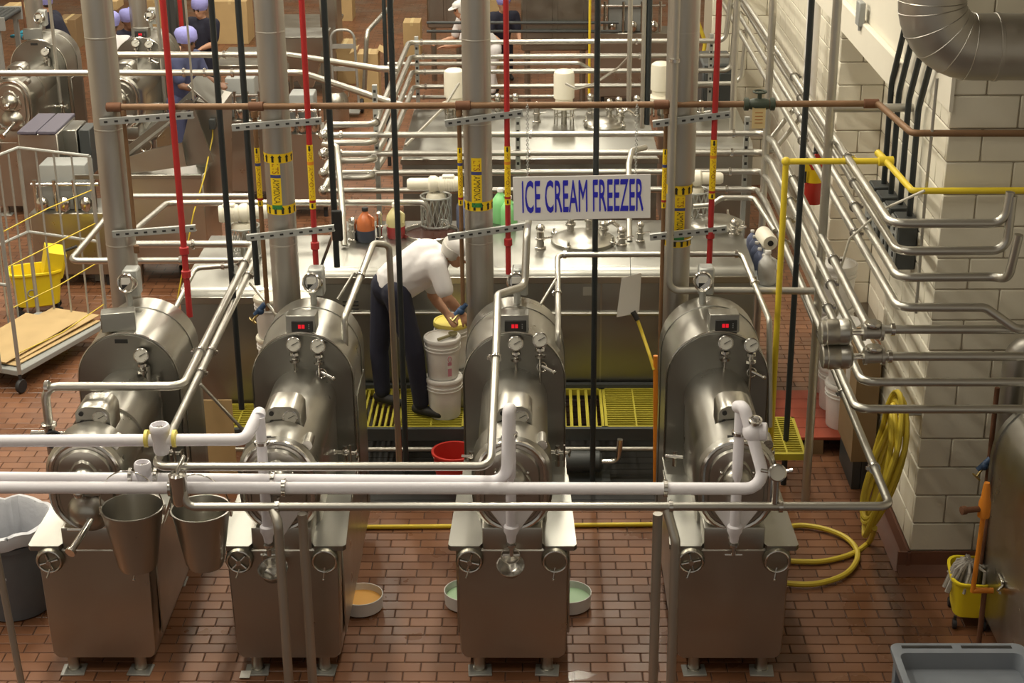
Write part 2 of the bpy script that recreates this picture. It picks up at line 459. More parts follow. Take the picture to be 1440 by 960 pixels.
# bulkhead over the recess
tag(MB().bx(XP+0.02, 3.6, 11.0, 14.3, 2.86, 7.2).build('wall_bulkhead', 'wall_paint'), kind='structure')
tag(MB().bx(XP-0.03, XP+0.02, 10.95, 14.5, 2.86, 3.09, 0.008).build('trim_1', 'wall_paint'), kind='structure')
tag(MB().bx(XP-0.012, XP+0.01, YP-0.012, 10.95, 3.09, 7.2).build('wall_upper', 'wall_paint'), kind='structure')
# coved quarry tile base
bt = tag(MB().prism([(0, 0), (0.10, 0), (0.06, 0.012), (0.025, 0.05), (0.018, 0.14), (0, 0.14)], (4.2, YP, 0), (0, -1, 0), (0, 0, 1), 1.84).build('baseboard_right', 'base_tile'), kind='structure')
tag(MB().prism([(0, 0), (0.10, 0), (0.06, 0.012), (0.025, 0.05), (0.018, 0.14), (0, 0.14)], (XP, YP-0.03, 0), (-1, 0, 0), (0, 0, 1), 1.36).build('baseboard_side', 'base_tile'), kind='structure')
# room shell behind and beside the view
tag(MB().bx(-14, 9, 38, 38.3, 0, 7.4).build('wall_back', 'wall_paint'), kind='structure')
tag(MB().bx(-12.3, -12, -2, 38, 0, 7.4).build('wall_left', 'wall_paint'), kind='structure')
tag(MB().bx(5.0, 5.3, -2, 38, 0, 7.4).build('wall_outer', 'wall_paint'), kind='structure')
tag(MB().bx(-12.3, 5.3, -2, 38.3, 7.3, 7.5).build('ceiling', 'ceiling_paint'), kind='structure')
# ================================================================ the four continuous freezers
YF = 8.42
new_mat('port_metal', (0.36, 0.34, 0.28), 0.38, 1.0)
def arch(hw, zc, z0, n=20):
    return [(hw, z0)] + [(hw*math.cos(PI*k/n), zc+hw*math.sin(PI*k/n)) for k in range(n+1)] + [(-hw, z0)]
def stadium(hw, z0, z1, n=14):
    r = hw
    return [(r*math.cos(PI*k/n), z1-r+r*math.sin(PI*k/n)) for k in range(n+1)] + [(-r*math.cos(PI*k/n), z0+r-r*math.sin(PI*k/n)) for k in range(n+1)]
XU, ZU = V((1, 0, 0)), V((0, 0, 1))
def gauge(parent, c, r, stem_to=None, face=(0, -0.94, 0.34), name='gauge'):
    """round dial gauge; c is the dial centre, local coordinates of parent"""
    f = V(face).normalized(); c = V(c)
    g = MB().lathe([(r*0.55, -r*0.75), (r, -r*0.6), (r*1.02, 0), (r*0.88, r*0.06), (r*0.86, -r*0.02)], c, f, 20).build(name, 'bright', parent, local=True)
    MB().lathe([(r*0.86, -r*0.1), (r*0.86, 0.001)], c, f, 20).build('dial', 'dial', g, local=True)
    u, v, _ = frame_of(f)
    nd = MB().box(c+f*0.004, (r*0.1, r*0.1, 0.002)); nd.tube([c+f*0.004-u*r*0.25-v*r*0.1, c+f*0.004+u*r*0.6+v*r*0.35], 0.0018, n=5)
    for k in range(9):
        a = math.radians(-45+270*k/8); p = c+f*0.003+u*(r*0.72*math.cos(a))+v*(r*0.72*math.sin(a)); nd.ball(p, 0.0016, 6)
    nd.build('needle', 'ink', g, local=True)
    if stem_to is not None:
        s0 = c-V((0, 0, r)); s1 = V(stem_to); m = MB()
        m.lathe([(0.012, 0), (0.03, -0.004), (0.032, -0.02), (0.016, -0.025), (0.016, -0.045), (0.034, -0.05), (0.034, -0.066), (0.012, -0.07)], s0-f*r*0.35, ZU, 12)
        m.cyl(s0-f*r*0.35, s1, 0.009, n=8)
        m.build('gauge_fitting', 'bright', g, local=True)
    return g
def freezer(X, label, style, seed):
    t = thing('ice_cream_freezer', label, 'freezer', (X, YF, 0), 'continuous freezers in the front row')
    L = dict(parent=t, local=True)
    W = 0.327
    # lower cabinet: rounded bottom corners, bevelled front
    out = [(W, 0.84), (-W, 0.84)] + [(-W+0.05-0.05*math.cos(a), 0.15-0.05*math.sin(a)) for a in (0, PI/8, PI/4, 3*PI/8, PI/2)] + [(W-0.05+0.05*math.sin(a), 0.15-0.05*math.cos(a)) for a in (0, PI/8, PI/4, 3*PI/8, PI/2)]
    out = [(p if abs(p) < 0.29 else p*(1-0.05*(0.84-q)/0.75), q) for p, q in out]
    b = MB(); b.prism(out, (0, 1.20, 0), XU, ZU, 1.20, 0.018)
    b.build('cabinet', 'steel', **L)
    MB().bx(-0.175, 0.175, 0.006, 0.5, 0.80, 0.97, 0.012, 2).build('front_riser', 'steel', **L)
    for s in (-1, 1):    # side access panels standing proud
        MB().bx(s*W-0.006, s*W+0.006, 0.12, 1.10, 0.2, 0.80, 0.004).build('side_panel', 'steel', **L)
    for s in (-1, 1):
        # top covers with a turned-down lip
        m = MB(); o2 = [(0.17, 0.02), (0.19, -0.02), (0.355, -0.02), (0.37, 0.0), (0.335, 0.80), (0.17, 0.80)]
        zt = 0.865
        top = [V((s*p, q, zt + 0.05*(q/0.8))) for p, q in o2]
        v0 = [m.bm.verts.new(p) for p in top]; v1 = [m.bm.verts.new(p-V((0, 0, 0.03))) for p in top]
        m.skin(v0, v1); m.cap(v0); m.cap(v1, True)
        m.build('top_cover', 'steel_sheet', **L)
    # round hand ports on the front corners
    for s in (-1, 1):
        c = V((s*0.247, -0.004, 0.775)); f = V((0, -1, 0.0))
        p = MB().lathe([(0.080, 0), (0.080, 0.030), (0.072, 0.042), (0.062, 0.042), (0.058, 0.034), (0.0, 0.038)], c, f, 28).build('round_port', 'port_metal', **L)
        MB().torus(c+f*0.04, f, 0.067, 0.006, 28, 6).build('port_rim', 'bright', p, local=True)
        h = MB()
        if s < 0:
            a = 0.3+seed*0.5
            for q in (a, a+PI/2):
                d = V((math.cos(q), 0, math.sin(q)))*0.056; h.cyl(c+f*0.045-d, c+f*0.045+d, 0.007, n=8)
            h.cyl(c+f*0.03, c+f*0.06, 0.015, n=10)
            h.cyl(c+f*0.035+V((0, 0, -0.05)), c+f*0.05+V((-0.02, 0, -0.10)), 0.007, n=8)
        else:
            h.cyl(c+f*0.03+V((0, 0, -0.04)), c+f*0.045+V((-0.012, 0, -0.115)), 0.006, n=8).ball(c+f*0.045+V((-0.012, 0, -0.115)), 0.009, 8)
        h.build('handle', 'bright', p, local=True)
    if style in ('m2', 'm4'): MB().bx(-0.035, 0.005, 0.0, 0.008, 0.90, 0.912).build('label_plate', 'paper', **L)
    # legs with floor plates
    for lx in (-0.20, 0.20):
        for ly in (0.035, 1.08):
            g = MB().lathe([(0.035, 0.12), (0.035, 0.02), (0.042, 0.018), (0.042, 0.008)], (lx, ly, 0), ZU, 14).build('leg', 'steel', **L)
            MB().box((lx, ly-0.015, 0.005), (0.14, 0.12, 0.01), Matrix.Rotation(0.12*(lx*ly*7 % 1-0.5), 3, 'Z'), 0.002).build('floor_plate', 'galv', g, local=True)
    # barrel with its base
    ZB, RB = 1.278, 0.207
    MB().lathe([(RB, 0.24), (RB, 1.16)], (0, 0, ZB), (0, 1, 0), 40).build('barrel', 'steel', **L)
    MB().bx(-0.20, 0.20, 0.24, 1.16, 0.80, ZB, 0.03, 2).build('barrel_base', 'steel', **L)
    MB().lathe([(RB, 0.0), (RB+0.014, 0.0), (RB+0.014, 0.03), (RB, 0.03)], (0, 0.55, ZB), (0, 1, 0), 40, close=False).build('barrel_band', 'steel', **L) if style == 'plain' else None
    # front head: tall oval plate, raised ring, domed door
    hd = MB().prism(stadium(0.228, 0.925, 1.535), (0, 0.25, 0), XU, ZU, 0.23, 0.02).build('head', 'steel', **L)
    mr = MB(); ou = stadium(0.192, 0.955, 1.502)
    mr.tube([V((p, 0.024, q)) for p, q in ou], 0.017, n=8, closed=True); mr.build('head_ring', 'bright', hd, local=True)
    dr = MB().prism(stadium(0.16, 0.985, 1.468), (0, 0.03, 0), XU, ZU, 0.03, 0.012).build('door', 'steel', hd, local=True)
    m = MB(); tri = []
    for k in range(18):
        a = 2*PI*k/18+PI/2; rr = 0.115*(1+0.16*math.cos(3*(a-PI/2))); tri.append((rr*math.cos(a), 1.275+rr*math.sin(a)))
    m.prism(tri, (0, 0.004, 0), XU, ZU, 0.02, 0.012)
    m.lathe([(0.085, 0.0), (0.083, 0.022), (0.070, 0.045), (0.045, 0.062), (0.0, 0.07)], (0, -0.01, 1.275), (0, -1, 0), 24)
    m.build('dome', 'steel', dr, local=True)
    for a in range(3):
        q = -PI/2+2*PI*a/3; MB().ball((0.105*math.cos(q), -0.014, 1.275+0.105*math.sin(q)), 0.011, 8).build('door_bolt', 'bright', dr, local=True)
    MB().cyl((0.172, 0.05, 1.47), (0.172, 0.17, 1.47), 0.03, n=16).build('hinge_ear', 'steel', hd, local=True)
    if style == 'plain':
        m = MB(); m.cyl((0, -0.05, 1.27), (0, -0.13, 1.262), 0.022, n=12).ball((0, -0.135, 1.262), 0.032, 12)
        m.build('door_knob', 'bright', dr, local=True)
        s_ = MB().lathe([(0.14, 0.0), (0.13, 0.05), (0.075, 0.11), (0.04, 0.13)], (0, 0.06, 1.075), (0, -1, 0), 24).build('lower_dome', 'steel', hd, local=True)
        m = MB().tube([(0.03, -0.05, 1.06), (0.0, -0.17, 1.02), (-0.035, -0.27, 0.975)], 0.02, n=12)
        m.lathe([(0.020, 0), (0.031, 0), (0.031, 0.02), (0.020, 0.02)], (-0.035, -0.27, 0.975), (-0.35, -1, -0.35), 14)
        m.cyl((-0.09, -0.13, 1.03), (0.03, -0.13, 1.03), 0.009, n=8)
        m.build('outlet_pipe', 'bright', s_, local=True)
    else:
        MB().prism([(-0.13, 1.10), (-0.02, 0.935), (0.02, 0.935), (0.13, 1.10)], (0, 0.006, 0), XU, ZU, 0.03, 0.006).build('frosted_plate', 'frost_dim', hd, local=True)
    # name plate
    MB().bx(-0.06, -0.0, 0.035, 0.05, 1.518, 1.532).build('name_plate', 'dark', hd, local=True)
    # hump box on the barrel with dial and two push buttons
    hp = MB(); ho = [(0.105, 1.36), (0.105, 1.575), (0.085, 1.605), (0.05, 1.622), (-0.05, 1.622), (-0.085, 1.605), (-0.105, 1.575), (-0.105, 1.36)]
    hp.prism(ho, (0.01, 0.46, 0), XU, ZU, 0.20, 0.012)
    hb = hp.build('hump_box', 'steel', **L)
    gauge(hb, (0.052, 0.255, 1.55), 0.044, face=(0, -1, 0.1))
    for q in (1.575, 1.52): MB().cyl((-0.055, 0.262, q), (-0.055, 0.252, q), 0.014, n=12).build('push_button', 'dark', hb, local=True)
    # arched housing
    y0, y1 = 1.15, 1.80
    hs = MB(); hs.prism(arch(0.318, 1.402, 0.16), (0, y1, 0), XU, ZU, y1-y0-0.02, 0.0); h_ = hs.build('housing', 'steel', **L)
    MB().prism(arch(0.312, 1.402, 0.20, 28), (0, y0+0.03, 0), XU, ZU, 0.035, 0.010).build('face_plate', 'steel_sheet', h_, local=True)
    ed = MB(); ed.tube([V((p, y0+0.012, q)) for p, q in arch(0.318, 1.402, 0.3, 28)], 0.007, n=6); ed.build('edge_bead', 'bright', h_, local=True)
    sm = MB(); sm.tube([V((p*1.001, y0+0.46, q)) for p, q in arch(0.320, 1.402, 0.3, 28)], 0.004, n=5); sm.build('seam', 'steel_sheet', h_, local=True)
    MB().bx(0.316, 0.326, y0+0.12, y1-0.1, 0.55, 1.25, 0.004).build('side_hatch', 'steel_sheet', h_, local=True)
    # controller box
    if style == 'plain':
        R = Matrix.Rotation(0.22, 3, 'Z') @ Matrix.Rotation(-0.12, 3, 'X')
        c = V((-0.06, y0+0.13, 1.765)); bx_ = MB().box(c, (0.21, 0.155, 0.12), R, 0.004).build('control_box', 'steel_sheet', **L)
        MB().box(c+R@V((-0.107, 0, -0.01)), (0.003, 0.10, 0.07), R).build('cable_opening', 'dark', bx_, local=True)
        MB().bx(-0.06, 0.02, y0-0.012, y0-0.006, 1.66, 1.685).build('name_plate', 'dark', h_, local=True)
    else:
        R = Matrix.Rotation(-0.10, 3, 'X')
        cx = {'m2': 0.0, 'm3': 0.0, 'm4': 0.035}[style]
        c = V((cx, y0+0.115, 1.755)); bx_ = MB().box(c, (0.185, 0.15, 0.115), R, 0.004).build('control_box', 'steel_sheet', **L)
        dp = MB().box(c+R@V((0.01, -0.078, -0.012)), (0.135, 0.010, 0.07), R, 0.003).build('display', 'dark', bx_, local=True)
        for q in (-0.011, 0.011):   # glowing digits
            MB().box(c+R@V((0.005+q, -0.084, -0.012)), (0.018, 0.002, 0.024), R).build('led_digit', 'led', dp, local=True)
        for q in (-0.012, 0, 0.012): MB().box(c+R@V((0.052, -0.084, -0.012+q)), (0.006, 0.002, 0.005), R).build('display_key', 'panel_grey', dp, local=True)
    # sight glass valve on the back of the arch
    sx = {'plain': -0.085, 'm2': 0.02, 'm3': 0.015, 'm4': -0.055}[style]; yb = y1-0.12
    sg = MB(); sg.cyl((sx, yb, 1.69), (sx, yb, 1.80), 0.022, n=12).bx(sx-0.03, sx+0.07, yb-0.01, yb+0.10, 1.77, 1.955, 0.01)
    so = sg.build('sight_glass_valve', 'galv', **L)
    f = V((-0.25, -0.93, 0.26)).normalized(); c = V((sx, yb-0.015, 1.87))
    MB().lathe([(0.062, -0.03), (0.066, -0.01), (0.066, 0.018), (0.058, 0.026), (0.050, 0.022), (0.046, 0.012)], c, f, 22).build('glass_ring', 'bright', so, local=True)
    MB().box(c+f*0.016+V((0, 0, 0.012)), (0.06, 0.004, 0.045)).build('scale_card', 'paper', so, local=True)
    MB().box(c+f*0.016+V((0, 0, -0.024)), (0.055, 0.004, 0.03)).build('float', 'dark', so, local=True)
    # dial gauges standing in front of the arch
    gs = {'plain': [(0.11, 1.60)], 'm2': [(-0.035, 1.672), (0.115, 1.660)], 'm3': [(0.012, 1.676), (0.163, 1.70)], 'm4': [(0.035, 1.676), (0.195, 1.66)]}[style]
    for gx, gz in gs:
        gauge(t, (gx, y0-0.07, gz), 0.047, stem_to=(gx, y0-0.055, ZB+math.sqrt(max(0.0, RB*RB-gx*gx))-0.01))
    if style == 'plain':
        MB().tube([(0.14, y0-0.05, 1.52), (0.14, y0-0.05, 1.25), (0.15, y0-0.06, 1.0)], 0.016, n=10).build('drain_tube', 'pipe_steel', **L)
        MB().tube([(0.20, y0-0.05, 1.45), (0.20, y0-0.05, 1.02), (0.17, y0-0.08, 0.98)], 0.010, 0.02, n=8).build('drain_tube', 'pipe_steel', **L)
    # needle valve beside the gauges and service fittings low on the right
    m = MB(); gx, gz = gs[-1]
    m.torus((gx+0.01, y0-0.05, gz-0.19), (0.3, -1, 0.2), 0.030, 0.005, 14, 5).cyl((gx, y0-0.045, gz-0.18), (gx+0.085, y0-0.06, gz-0.22), 0.010, n=8).ball((gx+0.085, y0-0.06, gz-0.22), 0.016, 8)
    m.build('needle_valve', 'bright', **L)
    m = MB()
    m.cyl((0.27, 0.95, 0.9), (0.27, 0.95, 1.04), 0.014, n=8).cyl((0.20, 0.95, 1.0), (0.345, 0.93, 1.0), 0.012, n=8).ball((0.27, 0.95, 1.0), 0.024, 10)
    m.cyl((0.31, 0.90, 0.92), (0.31, 0.88, 1.08), 0.007, n=6).ball((0.20, 0.95, 1.0), 0.017, 8).torus((0.345, 0.93, 1.0), (1, -0.2, 0), 0.024, 0.005, 12, 5)
    m.build('service_valve', 'bright', **L); m = MB()
    m.cyl((-0.27, 0.95, 0.9), (-0.27, 0.95, 1.0), 0.014, n=8).cyl((-0.33, 0.95, 0.97), (-0.22, 0.93, 0.97), 0.010, n=8).ball((-0.27, 0.95, 0.97), 0.02, 10)
    m.build('service_valve', 'bright', **L)
    return t
XM = (-2.585, -1.485, -0.155, 1.118)
freezer(XM[0], 'leftmost freezer, with plain front knob and no red display, behind the two steel pails', 'plain', 0)
freezer(XM[1], 'second freezer from the left, beside the bending worker, red display on its arch', 'm2', 1)
freezer(XM[2], 'third freezer from the left, right of the stacked white pails', 'm3', 2)
freezer(XM[3], 'rightmost freezer, nearest the yellow hose and the block wall', 'm4', 3)
# ================================================================ big clad suction pipes with stickers
def arrow_pts(w, h):
    return [(-w*0.28, -h/2), (w*0.28, -h/2), (w*0.28, h*0.12), (w/2, h*0.12), (0, h/2), (-w/2, h*0.12), (-w*0.28, h*0.12)]
def curved_patch(ctr, r, a0, a1, z0, z1, n=10):
    """sticker wrapped round a vertical pipe; angle 0 faces the viewer side (-Y)"""
    m = MB(); lo, hi = [], []
    for k in range(n+1):
        a = a0+(a1-a0)*k/n; d = V((math.sin(a), -math.cos(a), 0))*r
        lo.append(m.bm.verts.new(V((ctr[0], ctr[1], z0))+d)); hi.append(m.bm.verts.new(V((ctr[0], ctr[1], z1))+d))
    for k in range(n): m.bm.faces.new((lo[k], lo[k+1], hi[k+1], hi[k]))
    return m
def arrow_on(ctr, r, a, z, w, h, up=True):
    m = MB(); vs = []
    for p, q in arrow_pts(w, h):
        b = a+p/r; vs.append(m.bm.verts.new(V((ctr[0]+math.sin(b)*r, ctr[1]-math.cos(b)*r, z+(q if up else -q)))))
    m.bm.faces.new(vs); return m
def wrap_text(body, size, mat, parent, ctr, r, a, z, fit, bold=0.0):
    """lettering running down a vertical pipe"""
    me = text_mesh(body, size, 0.0, 1.0, bold)
    xs = [v.co.x for v in me.vertices]; k_ = fit/(max(xs)-min(xs)); xm = (max(xs)+min(xs))/2
    off = V((0, 0, 0)); p = parent
    while p is not None: off += p.location; p = p.parent
    for v in me.vertices:
        along, across = (v.co.x-xm)*k_, v.co.y
        b = a + across/r
        v.co = V((ctr[0]+math.sin(b)*r, ctr[1]-math.cos(b)*r, z-along))-off
    me.materials.clear(); me.materials.append(MAT[mat])
    o = bpy.data.objects.new('lettering', me); COL.objects.link(o); o.parent = parent; return o
YC = 10.45
ZTOP = 7.2
def suction(px_bottom, r, label, zband=None, zlab=None, la=-0.1, step=None):
    b = at(px_bottom, 410, Y=YC); x = b.x
    t = thing('suction_pipe', label, 'pipe', (x, YC, 0.3), 'clad ammonia suction pipes behind the freezers')
    m = MB()
    if step: m.lathe([(r*0.90, 0.3), (r*0.90, step), (r*1.04, step+0.004), (r*1.04, ZTOP)], (x, YC, 0), ZU, 28)
    else: m.cyl((x, YC, 0.3), (x, YC, ZTOP), r, n=28)
    m.build('cladding', 'clad', t)
    for z in (2.05, 2.78, 3.38): MB().lathe([(r*1.0, 0), (r*1.012 if not step else r*1.045, 0.002), (r*1.012 if not step else r*1.045, 0.010), (r, 0.012)], (x, YC, z+random.uniform(-.05, .05)), ZU, 28, close=False).build('seam', 'dull_pipe', t)
    if not step: curved_patch((x, YC), r*1.008, 0.62, 0.74, 0.4, ZTOP, 3).build('lap_joint', 'dull_pipe', t)
    rr = r*1.015 if not step else r*0.925
    for z in zband or ():
        bd = curved_patch((x, YC), rr, -1.62, 1.62, z-0.031, z+0.031, 20).build('arrow_band', 'tape_yellow', t)
        for a in (-1.25, -0.75, -0.25, 0.25, 0.75, 1.25): arrow_on((x, YC), rr+0.002, a, z, 0.028, 0.05).build('arrow', 'ink', bd)
    if zlab:
        z0, z1 = zlab
        w = 0.034/rr
        lb = curved_patch((x, YC), rr+0.001, la-w, la+w, z0, z1, 6).build('sticker', 'tape_yellow', t)
        h = z1-z0
        wrap_text('LTS', 0.062, 'ink_red', lb, (x, YC), rr+0.0025, la, z1-h*0.165, h*0.22)
        bp = curved_patch((x, YC), rr+0.002, la-w, la+w, z1-h*0.37, z1-h*0.30, 6).build('blue_strip', 'tape_blue', lb)
        wrap_text('AMMONIA', 0.062, 'ink', lb, (x, YC), rr+0.0025, la, z1-h*0.675, h*0.56)
        curved_patch((x, YC), rr+0.002, la-w, la+w, z0-0.028, z0+0.002, 6).build('green_strip', 'tape_green', lb)
    return t
def zat(px, py, Y): return at(px, py, Y=Y).z
suction(177, 0.098, 'leftmost clad pipe, plain without yellow stickers, rising behind the left freezer')
suction(403, 0.093, 'clad pipe with two yellow arrow bands, left of the red pipe by the worker', (zat(390, 218, YC), zat(393, 290, YC)), (zat(390, 283, YC), zat(390, 222, YC)), -0.12)
suction(675, 0.092, 'clad pipe with one yellow arrow band, just left of the hanging sign', (zat(672, 285, YC),), (zat(672, 280, YC), zat(672, 217, YC)), -0.08)
suction(950, 0.098, 'clad pipe with a stepped joint, just right of the hanging sign', (zat(950, 263, YC), zat(950, 336, YC)), (zat(950, 326, YC), zat(950, 270, YC)), 0.05, step=zat(950, 254, YC))
# thin conduit strapped in front of the right clad pipe, bending right at its foot
b = at(940, 405, Y=10.28)
pipe('conduit', 'tall grey conduit in front of the rightmost clad pipe, bending right at drum height',
     [(b.x, 10.28, ZTOP), (b.x, 10.28, zat(940, 408, 10.28)), at(1145, 409, Y=10.28)], 0.024, 'dull_pipe', 0.07, clamps=[(0, 0.30), (0, 0.72)])

# ---------------------------------------------------------------- vertical service pipes
def riser(name, label, px, py, Y, r, mat, zb=None, zt=ZTOP, stick=None, parts=(), words=None, fittings=()):
    b = at(px, py, Y=Y); x = b.x; zb = b.z if zb is None else zb
    t = thing(name, label, 'pipe', (x, Y, zb))
    MB().cyl((x, Y, zb), (x, Y, zt), r, n=12).build('pipe', mat, t)
    for q in fittings:
        z = zat(px, q, Y); MB().lathe([(r, 0), (r*1.5, 0.006), (r*1.5, 0.05), (r, 0.056)], (x, Y, z-0.028), ZU, 12).build('coupling', mat, t)
    if stick:
        z1, z0 = zat(px, stick[0], Y), zat(px, stick[1], Y); h = z1-z0; rr = r+0.002
        s = curved_patch((x, Y), rr, -1.5, 1.5, z0, z1, 8).build('sticker', 'tape_yellow', t)
        wrap_text(words, r*2.0, 'ink_red', s, (x, Y), rr+0.001, 0.0, z1-h*0.185, h*0.13)
        curved_patch((x, Y), rr+0.0006, -1.5, 1.5, z1-h*0.31, z1-h*0.26, 8).build('strip', 'tape_orange' if mat == 'red_pipe' else 'tape_blue', s)
        wrap_text('AMMONIA', r*2.0, 'ink_red', s, (x, Y), rr+0.001, 0.0, z1-h*0.585, h*0.50)
        curved_patch((x, Y), rr+0.0006, -1.5, 1.5, z0+h*0.10, z0+h*0.14, 8).build('strip', 'red_pipe', s)
        arrow_on((x, Y), rr+0.001, 0.0, z1-h*0.055, r*1.1, h*0.09, False).build('arrow', 'ink', s)
        arrow_on((x, Y), rr+0.001, 0.0, z0+h*0.05, r*1.1, h*0.07, False).build('arrow', 'ink', s)
    return t
YR = 10.32
riser('red_pipe', 'red pipe running down right of the leftmost freezer drum', 267, 445, YR, 0.021, 'red_pipe', fittings=(352, 385))
riser('red_pipe', 'red stickered pipe standing right of the clad pipe with two arrow bands', 446, 400, YR, 0.019, 'red_pipe', stick=(203, 293), words='HPL', fittings=(345, 378))
riser('red_pipe', 'red stickered pipe between the middle clad pipe and the sign', 715, 385, YR, 0.018, 'red_pipe', stick=(205, 287), words='HPL', fittings=(340,))
riser('red_pipe', 'red stickered pipe right of the stepped clad pipe', 997, 380, YR, 0.019, 'red_pipe', stick=(196, 279), words='HPL', fittings=(330,))
riser('black_pipe', 'black pipe between the left red pipe and the doubled pipes, leftmost of the black pipes', 340, 575, 10.75, 0.021, 'black_pipe')
riser('black_pipe', 'black pipe left of the clad pipe with two arrow bands', 362, 400, 10.62, 0.021, 'black_pipe')
riser('black_pipe', 'black pipe with a dark box, right of the second red pipe', 474, 375, 10.60, 0.021, 'black_pipe')
riser('black_pipe', 'long black pipe passing in front of the bending worker', 571, 645, 10.80, 0.020, 'black_pipe', zb=0.0)
riser('black_pipe', 'long black pipe crossing behind the hanging sign', 833, 690, 10.80, 0.020, 'black_pipe', zb=0.0)
riser('black_pipe', 'black pipe beside the yellow pipe at the right', 1104, 640, 10.9, 0.021, 'black_pipe', zb=0.0)
b = at(475, 318, Y=10.58)
tag(MB().bx(b.x-0.035, b.x+0.035, 10.53, 10.57, b.z-0.09, b.z+0.12, 0.006).build('switch_box', 'dark'), 'small dark switch box clamped to a black pipe above the second freezer', 'box')
riser('brown_pipe', 'thin brown drop pipe hugging the leftmost clad pipe', 190, 330, 10.36, 0.013, 'brown_pipe', zt=zat(150, 152, 10.36), fittings=(350, 160))
riser('brown_pipe', 'thin brown stickered drop pipe left of the two banded clad pipe', 374, 400, 10.56, 0.016, 'brown_pipe', zb=1.5, zt=zat(360, 150, 10.36), stick=(207, 289), words='HTS', fittings=(160,))
riser('brown_pipe', 'thin brown stickered drop pipe left of the middle clad pipe', 651, 430, 10.36, 0.014, 'brown_pipe', zt=zat(650, 149, 10.36), stick=(207, 288), words='HTS', fittings=(158,))
riser('brown_pipe', 'thin brown stickered drop pipe left of the stepped clad pipe', 927, 520, 10.36, 0.013, 'brown_pipe', zt=zat(930, 147, 10.36), stick=(209, 292), words='HTS', fittings=(155,))
# small blue valves at the foot of two brown drops
def small_valve(name, label, p, ang):
    t = thing(name, label, 'valve', p); p = V(p)
    MB().cyl(p+V((-0.035, 0, -0.03)), p+V((0.035, 0, 0.05)), 0.020, n=12).ball(p, 0.028, 12).build('body', 'valve_blue', t)
    MB().torus(p+V((-0.05, -0.03, -0.06)), (1, 0.3, 1), 0.028, 0.006, 16, 6).cyl(p, p+V((-0.05, -0.03, -0.06)), 0.009, n=8).build('handwheel', 'brass', t)
small_valve('globe_valve', 'blue valve with brass wheel by the stacked pails', at(648, 437, Y=10.36), 0)
small_valve('globe_valve', 'blue valve left of the second freezer drum', at(366, 437, Y=10.56), 0)
# brown header and its tee to the right wall
zh = zat(700, 148, 10.36)
h0 = at(150, 152, Y=10.36); h1 = at(1235, 141, Y=10.36)
def tees(t):
    for px in (160, 360, 651, 930, 1075, 1225):
        c = at(px, 148, Y=10.36); MB().lathe([(0.020, -0.05), (0.031, -0.045), (0.031, 0.045), (0.020, 0.05)], (c.x, 10.36, zh), (1, 0, 0), 12).build('tee_fitting', 'rust', t)
pipe('header_pipe', 'long brown horizontal pipe crossing the whole view at the top', [(h0.x, 10.36, zh), (h1.x, 10.36, zh), (h1.x+0.06, 9.62, zh), (4.0, 9.58, zh)], 0.021, 'brown_pipe', 0.05, extra=tees)
# slotted strut brackets on the clad pipes
def strut(label, p0, p1, hole=9):
    p0, p1 = V(p0), V(p1); d = p1-p0; L = d.length; u = d.normalized(); up = V((0, 0, 1)); up = (up-u*up.dot(u)).normalized(); w = u.cross(up)
    t = thing('strut_channel', label, 'bracket', p0)
    m = MB()
    Rm = Matrix((u, w, up)).transposed()
    m.box((p0+p1)/2, (L, 0.006, 0.042), Rm).box((p0+p1)/2+up*0.019-w*0.012, (L, 0.026, 0.004), Rm).box((p0+p1)/2-up*0.019-w*0.012, (L, 0.026, 0.004), Rm)
    m.build('channel', 'galv', t)
    for k in range(hole):
        c = p0+d*((k+0.6)/hole)+w*0.0035
        MB().box(c, (0.024, 0.002, 0.013), Rm, 0.0009).build('slot', 'dark', t)
    return t
def strut_px(label, a, b, Y=10.22, dY=0.0):
    strut(label, at(a[0], a[1], Y=Y), at(b[0], b[1], Y=Y+dY))
strut_px('upper slotted bracket on the leftmost clad pipe', (140, 172), (272, 162), 10.30, 0.02)
strut_px('lower slotted bracket on the leftmost clad pipe', (158, 330), (275, 321), 10.30, 0.02)
strut_px('upper slotted bracket on the two banded clad pipe', (326, 180), (452, 170), 10.30, 0.0)
strut_px('lower slotted bracket on the two banded clad pipe', (347, 335), (470, 321), 10.30, 0.0)
strut_px('upper slotted bracket on the middle clad pipe', (626, 174), (735, 159), 10.30, 0.0)
strut_px('lower slotted bracket between the worker and the sign', (630, 334), (742, 318), 10.30, 0.0)
strut_px('upper slotted bracket on the stepped clad pipe', (918, 175), (1027, 161), 10.30, 0.0)
strut_px('lower slotted bracket on the stepped clad pipe', (914, 334), (1022, 322), 10.30, 0.0)

# ---------------------------------------------------------------- hanging sign
a = at(721, 249, Y=10.30); b = at(915, 245, Y=10.30); c = at(722, 310, Y=10.30)
t = thing('hanging_sign', 'white sign reading ICE CREAM FREEZER in blue, hung on two chains', 'sign', (a+b)/2)
w = (b-a).length; h = (a-c).length; u = (b-a).normalized(); tilt = math.radians(3)
vv = V((0, 0, 1)); vv = (vv-u*vv.dot(u)).normalized(); ctr = (a+b)/2-vv*h/2
nn = u.cross(vv)
MB().box(ctr, (w, 0.006, h), Matrix((u, -nn, vv)).transposed(), 0.001).build('board', 'sign_white', t)
me_ = lettering('ICE CREAM FREEZER', h*0.98, 'sign_blue', t, ctr+nn*0.0045+u*0.003, u, vv, sx=0.60)
wl = max(v.co.dot(u) for v in me_.data.vertices)-min(v.co.dot(u) for v in me_.data.vertices)
kx = w*0.882/wl
o_ = ctr+nn*0.0045-t.location
hz = max(v.co.dot(vv) for v in me_.data.vertices)-min(v.co.dot(vv) for v in me_.data.vertices); kz = h*0.72/hz
